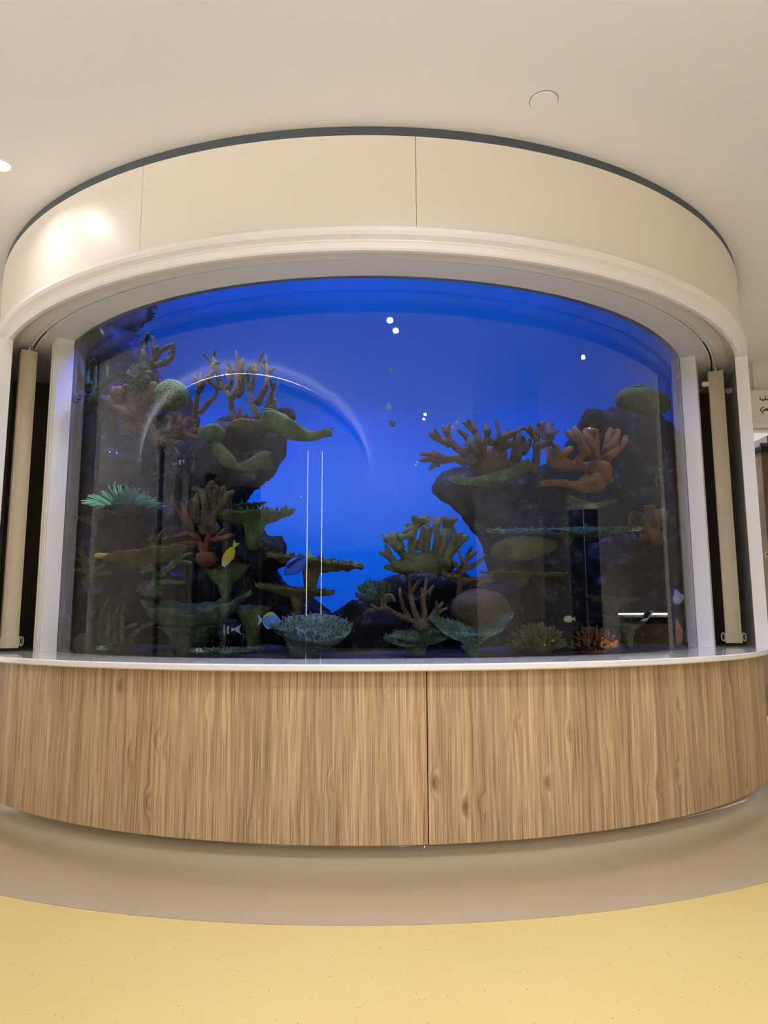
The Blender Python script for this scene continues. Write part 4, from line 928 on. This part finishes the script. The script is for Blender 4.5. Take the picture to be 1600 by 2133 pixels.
def bush(name, label, u, v, ru, rv, k, mat, n, ln, rad, seed, up=0.3, group='bush corals', lo=-0.15):
    c = G(u, v, k); s = mpp(c); t = thing(name, label, 'coral', (c.x, c.y, c.z-rv*s*0.6), group); rg = random.Random(seed)
    MB().ball(c, (ru*s*0.7, ru*s*0.6, rv*s*0.6), 16, 10, 0.2, 2, seed).build('core', mat, t)
    mb = MB()
    for i in range(n):
        th = rg.uniform(0, 2*math.pi); z = rg.uniform(lo, 1); q = math.sqrt(max(0, 1-z*z)); d = Vector((q*math.cos(th), q*math.sin(th), z))
        p0 = c+Vector((d.x*ru*0.6, d.y*ru*0.55, d.z*rv*0.55))*s; dd = (d+Vector((0,0,up))+noise.noise_vector(d*3)*0.5).normalized(); L_ = ln*s*rg.uniform(0.7, 1.15)
        mb.tube([p0, p0+dd*L_*0.5, p0+dd*L_+Vector((0,0,up*L_*0.2))], [rad*s, rad*s*0.85, rad*s*0.5], 6)
    tag(mb.build('polyp_fingers', mat, t), kind='stuff'); return t
bush('bush_coral', 'yellow olive bush coral on the bed right of centre', 1115, 1345, 62, 34, 0.22, M['bush_yellow'], 210, 26, 4.2, 1)
bush('bush_coral', 'round rust brown bush coral on the bed at the right', 1236, 1348, 46, 36, 0.18, M['orange'], 200, 22, 3.6, 2)
bush('soft_coral', 'pale fuzzy soft coral at the top of the left rock', 288, 788, 22, 30, 0.28, M['grey_green'], 150, 14, 2.2, 3, 0.1, 'soft corals', -1)
bush('soft_coral', 'lavender soft coral tuft low at the far left', 194, 1222, 24, 14, 0.16, M['lavender'], 140, 8, 2.0, 4, 0.1, 'soft corals', -1)
bush('soft_coral', 'lavender soft coral tuft high at the far left edge', 168, 832, 16, 16, 0.1, M['lavender'], 120, 9, 1.8, 5, 0.1, 'soft corals', -1)
bush('soft_coral', 'lavender soft coral strip above the anemone', 272, 908, 24, 6, 0.32, M['lavender'], 120, 7, 1.8, 6, 0.1, 'soft corals', -1)
bush('soft_coral', 'lavender crust on top of the rock pillar head', 460, 888, 22, 8, 0.62, M['lavender'], 110, 7, 1.8, 7, 0.1, 'soft corals', -1)
bush('soft_coral', 'grey soft coral tuft below the green forked finger coral', 305, 1225, 20, 14, 0.22, M['lavender'], 110, 9, 1.8, 8, 0.1, 'soft corals', -1)
bush('soft_coral', 'lavender crust on the centre mound', 880, 1200, 40, 9, 0.5, M['lavender'], 120, 7, 2.0, 9, 0.1, 'soft corals', -1)

# anemone
c = G(262, 1062, 0.2); s = mpp(c)
an = thing('sea_anemone', 'bright green anemone with many thin tentacles on the left ledge', 'anemone', (c.x, c.y, c.z-12*s))
MB().ball(c, (44*s, 36*s, 13*s), 20, 10, 0.2, 2, 3).build('body', M['rock'], an)
rg = random.Random(9); mb = MB()
for i in range(150):
    a = rg.uniform(-1, 1); d = rg.uniform(-1, 1); p0 = c+Vector((a*38*s, d*26*s, 6*s)); L_ = rg.uniform(30, 46)*s
    dr = Vector((a*1.25+rg.uniform(-.15,.15), d*0.8, 1.0-0.65*abs(a))).normalized()
    p1 = p0+dr*L_*0.5; p2 = p0+dr*L_+Vector((a*6*s, 0, -abs(a)*10*s+rg.uniform(0, 5)*s))
    mb.tube(smooth_path([p0, p1, p2], 3), [1.9*s, 1.8*s, 1.7*s, 1.6*s, 1.5*s, 1.4*s, 1.2*s], 5)
tag(mb.build('tentacles', M['teal_tentacle'], an), kind='stuff')

# orange cup sponge
cs = G(1358, 1120, 0.22); s = mpp(cs); cup = thing('cup_sponge', 'orange sponge of four open cups at the right edge', 'sponge', (cs.x, cs.y, cs.z-14*s))
MB().ball(cs, (26*s, 20*s, 20*s), 14, 10, 0.25, 2, 1).build('foot', M['orange'], cup)
for du, dv, lean, rr in ((-36, -42, -0.55, 17), (-4, -68, -0.05, 12), (22, -52, 0.45, 16), (4, -34, 0.15, 14)):
    top_ = G(1358+du, 1120+dv, 0.18); mb = MB(); ax = (top_-cs).normalized(); x_ = ax.cross(Vector((0,1,0))).normalized(); y_ = ax.cross(x_); n = 16
    prof = [(0.0, 0.35), (0.35, 0.55), (0.7, 0.85), (0.95, 1.0), (1.0, 0.95), (0.95, 0.78), (0.6, 0.5)]
    for tt, q in prof:
        for i in range(n):
            an_ = 2*math.pi*i/n; mb.v.append(tuple(cs+(top_-cs)*tt+(x_*math.cos(an_)+y_*math.sin(an_))*rr*s*q*(1+0.12*math.sin(3*an_+du))))
    for j in range(len(prof)-1):
        for i in range(n): mb.f.append((j*n+i, j*n+(i+1) % n, (j+1)*n+(i+1) % n, (j+1)*n+i))
    mb.f.append(tuple((len(prof)-1)*n+i for i in range(n)))
    mb.build('cup', M['orange'], cup)

# ------------------------------------------------------------------ fish
def fish_mat(name, build):
    m_, nt, p = mat_new(name); p.inputs['Roughness'].default_value = 0.4; p.inputs['Specular IOR Level'].default_value = 0.4
    tc_ = nt.nodes.new('ShaderNodeTexCoord'); sx = nt.nodes.new('ShaderNodeSeparateXYZ'); nt.links.new(tc_.outputs['Generated'], sx.inputs[0])
    build(nt, p, sx); return m_
def along(axis, stops, interp='CONSTANT'):
    def f(nt, p, sx):
        r = ramp(nt, stops, interp); nt.links.new(sx.outputs[axis], r.inputs['Fac']); nt.links.new(r.outputs['Color'], p.inputs['Base Color'])
    return f
def flat(nm, col): return plain(nm, col, 0.4, 0.4, 0.08, 40)
EYE = flat('fish_eye', rgb(10,10,14))
def fish(name, label, u0, v0, u1, v1, k, hpx, bodym, finm, tailm, prof=None, dorsal=0.35, width=0.34, dk=0.0, dorsal_m=None, anal_m=None, snout=0.0):
    """nose at (u0,v0), tail tip at (u1,v1); hpx is the body height"""
    A, B = G(u0, v0, k), G(u1, v1, k+dk); ax = (A-B); L_ = ax.length; ax.normalize(); s = mpp(A); H = hpx*s
    sd = ax.cross(Vector((0,0,1))).normalized(); up = sd.cross(ax).normalized()
    if up.z < 0: up = -up
    mid = (A+B)/2; t = thing(name, label, 'fish', mid, 'reef fish')
    rot = Matrix((ax, sd, up)).transposed()
    def W(x, y, z): return mid+rot@Vector((x, y, z))
    body_end = -L_*0.5+L_*0.2; body_start = L_*0.5
    prof = prof or [(0, .06), (.06, .3), (.16, .62), (.3, .9), (.45, 1.0), (.6, .92), (.75, .66), (.88, .34), (.96, .17), (1, .14)]
    def hp(x):
        for (a, b), (c_, d_) in zip(prof[:-1], prof[1:]):
            if x <= c_: return b+(d_-b)*(x-a)/(c_-a)
        return prof[-1][1]
    # body in its own axes so the pattern follows it
    n, seg = 22, 14; vs, fs = [], []
    for i in range(n+1):
        x = i/n; h = hp(x)*H/2; xx = body_start+(body_end-body_start)*x
        for a in range(seg):
            an_ = 2*math.pi*a/seg; vs.append((xx, math.sin(an_)*h*width*(1.0 if x < .8 else .7), math.cos(an_)*h))
    for i in range(n):
        for a in range(seg): fs.append((i*seg+a, i*seg+(a+1) % seg, (i+1)*seg+(a+1) % seg, (i+1)*seg+a))
    fs.append(tuple(reversed(range(seg)))); fs.append(tuple(n*seg+a for a in range(seg)))
    def part(nm, vs, fs, mt, smooth=True):
        me = bpy.data.meshes.new(nm); me.from_pydata(vs, [], fs); me.update(); me.polygons.foreach_set('use_smooth', [smooth]*len(me.polygons))
        o = link(nm, me, mt, t); o.matrix_local = rot.to_4x4(); return o
    bo = part('body', vs, fs, bodym)
    def fin(nm, poly, mt, y0=0.0, th=0.0022, tw=0.0):
        m2 = len(poly); v2 = [(x, y0-th/2+tw*i*0, z) for i, (x, z) in enumerate(poly)]+[(x, y0+th/2, z) for x, z in poly]
        f2 = [tuple(reversed(range(m2))), tuple(range(m2, 2*m2))]+[(i, (i+1) % m2, m2+(i+1) % m2, m2+i) for i in range(m2)]
        return part(nm, v2, f2, mt, False)
    bl = body_start-body_end
    def edge(x, sg): return (body_start-bl*x, sg*hp(x)*H/2)
    dp = [edge(x, .97) for x in (.26, .4, .55, .7, .85, .93)]
    top_ = [(x-L_*0.03, z+H*dorsal*q) for (x, z), q in zip(reversed(dp), (.15, .55, .6, .55, .5, .25))]
    fin('dorsal_fin', dp+top_, dorsal_m or finm)
    ap = [edge(x, -.97) for x in (.5, .6, .7, .82, .92)]
    bot = [(x-L_*0.03, z-H*dorsal*q) for (x, z), q in zip(reversed(ap), (.15, .5, .55, .5, .2))]
    fin('anal_fin', ap+bot, anal_m or finm)
    tz = hp(1.0)*H/2; x0 = body_end+bl*0.02; x1 = -L_*0.5
    fin('tail_fin', [(x0, tz), (x1+L_*.03, H*.36), (x1, H*.40), (x1+L_*.06, H*.08), (x1+L_*.06, -H*.08), (x1, -H*.40), (x1+L_*.03, -H*.36), (x0, -tz)], tailm)
    for sg in (-1, 1):
        yb = H/2*width
        pf = fin('pectoral_fin', [(body_start-bl*.3, -H*.03), (body_start-bl*.42, H*.10), (body_start-bl*.5, H*.04), (body_start-bl*.46, -H*.08), (body_start-bl*.36, -H*.12)], finm, sg*yb*0.98)
        ex = .13 if not snout else .2
        e = MB().ball((body_start-bl*ex, sg*hp(ex)*H/2*width*0.86, hp(ex)*H/2*0.25), max(H*0.045, 0.004), 8, 6)
        me = bpy.data.meshes.new('eye'); me.from_pydata(e.v, [], e.f); eo = link('eye', me, EYE, bo)
    return t
YEL, WHT, BLK = rgb(230,214,40), rgb(226,232,240), rgb(14,14,22)
# Generated x runs from tail (0) to nose (1), z from belly (0) to back (1)
m_y = fish_mat('yellow_longnose_body', along(0, [(0, YEL), (0.55, YEL), (0.60, rgb(214,220,210)), (0.74, WHT), (0.80, BLK)]))
fish('longnose_butterflyfish', 'yellow butterflyfish with white and black snout pointing down', 459, 1190, 494, 1127, 0.22, 20, m_y, flat('fin_yellow', YEL), flat('tail_yellow', rgb(210,206,60)),
     [(0, .05), (.1, .12), (.2, .3), (.32, .7), (.45, .95), (.6, 1.0), (.75, .8), (.9, .45), (1, .25)], 0.22, 0.32, 0.02, snout=1)
def blue_body(nt, p, sx):
    """blue with a dark curved band along the back"""
    m1 = N(nt, 'ShaderNodeMath', operation='SUBTRACT'); nt.links.new(sx.outputs[2], m1.inputs[0]); m1.inputs[1].default_value = 0.70
    m2 = N(nt, 'ShaderNodeMath', operation='ABSOLUTE'); nt.links.new(m1.outputs[0], m2.inputs[0])
    r1 = ramp(nt, [(0.0, (1,1,1,1)), (0.10, (1,1,1,1)), (0.14, (0,0,0,1))]); nt.links.new(m2.outputs[0], r1.inputs['Fac'])
    r2 = ramp(nt, [(0.0, (1,1,1,1)), (0.72, (1,1,1,1)), (0.80, (0,0,0,1))]); nt.links.new(sx.outputs[0], r2.inputs['Fac'])
    mu = N(nt, 'ShaderNodeMath', operation='MULTIPLY'); nt.links.new(r1.outputs['Color'], mu.inputs[0]); nt.links.new(r2.outputs['Color'], mu.inputs[1])
    mx = N(nt, 'ShaderNodeMix', data_type='RGBA'); nt.links.new(mu.outputs[0], mx.inputs['Factor']); mx.inputs[6].default_value = rgb(70,110,255); mx.inputs[7].default_value = rgb(12,18,90)
    nt.links.new(mx.outputs[2], p.inputs['Base Color'])
m_b = fish_mat('blue_surgeonfish_body', blue_body)
fish('blue_surgeonfish', 'bright blue surgeonfish with dark back band and pale green tail', 591, 1196, 652, 1151, 0.25, 32, m_b, flat('fin_blue', rgb(40,70,235)), flat('tail_green', rgb(150,220,150)), None, 0.14, 0.36)
m_p = fish_mat('powder_blue_body', along(0, [(0, rgb(110,150,240)), (0.9, rgb(120,160,245)), (0.95, rgb(170,195,240))], 'LINEAR'))
fish('powder_blue_surgeonfish', 'powder blue fish with yellow back fin beside the bumpy bowl coral', 584, 1294, 536, 1292, 0.2, 32, m_p, flat('fin_pale_blue', rgb(150,180,245)), flat('tail_white_blue', rgb(170,200,250)), None, 0.22, 0.3, 0.0, flat('fin_back_yellow', rgb(220,226,60)))
m_s = fish_mat('striped_body', along(0, [(0, WHT), (0.12, BLK), (0.2, WHT), (0.27, BLK), (0.34, WHT), (0.40, rgb(30,38,60)), (0.55, rgb(120,140,180)), (0.58, rgb(30,38,60))]))
fish('striped_fish', 'dark fish with white stripes in the shade of the green bowl coral', 434, 1313, 503, 1311, 0.35, 26, m_s, flat('fin_dark', rgb(40,48,70)), flat('tail_white', rgb(190,205,230)), None, 0.15, 0.34)
m_d = fish_mat('damsel_body', along(0, [(0, WHT), (0.22, BLK), (0.42, WHT), (0.62, BLK), (0.80, WHT), (0.93, BLK)]))
fish('banded_damselfish', 'tiny black and white banded fish on the left rock', 386, 961, 360, 967, 0.2, 11, m_d, flat('fin_black', BLK), flat('tail_pale', rgb(200,210,240)), None, 0.2, 0.4)
m_sm = flat('small_blue_body', rgb(120,130,235))
fish('small_damselfish', 'small violet blue fish above the brown antler coral', 959, 875, 941, 891, 0.3, 9, m_sm, m_sm, flat('tail_cream', rgb(210,220,210)), None, 0.15, 0.4)
m_bk = flat('black_body', rgb(10,12,34))
fish('small_dark_fish', 'small round dark fish in the open blue water', 822, 888, 811, 876, 0.4, 12, m_bk, m_bk, m_bk, None, 0.15, 0.4)
m_gr = flat('grey_green_body', rgb(130,190,180))
fish('small_green_fish', 'small grey green fish in the open water above the dark fish', 816, 845, 803, 848, 0.4, 13, m_gr, m_gr, m_gr, None, 0.3, 0.4)
fish('small_green_fish', 'slim grey green fish high in the open water', 810, 763, 817, 776, 0.4, 6, m_gr, m_gr, m_gr, None, 0.1, 0.4)
m_cr = flat('cream_yellow_body', rgb(226,226,170))
fish('small_cream_fish', 'cream yellow fish near the bed at the right', 1173, 1290, 1199, 1289, 0.2, 14, m_cr, m_cr, m_cr, None, 0.15, 0.35)
m_bl = flat('deep_blue_body', rgb(30,40,255))
fish('small_blue_fish', 'tiny deep blue fish among the yellow bush coral', 1147, 1348, 1144, 1332, 0.08, 6, m_bl, m_bl, m_bl, None, 0.1, 0.4)
m_pu = flat('purple_body', rgb(110,60,230))
fish('small_purple_fish', 'tiny purple fish above the olive finger coral at far left', 222, 1129, 209, 1132, 0.18, 7, m_pu, m_pu, m_pu, None, 0.1, 0.4)
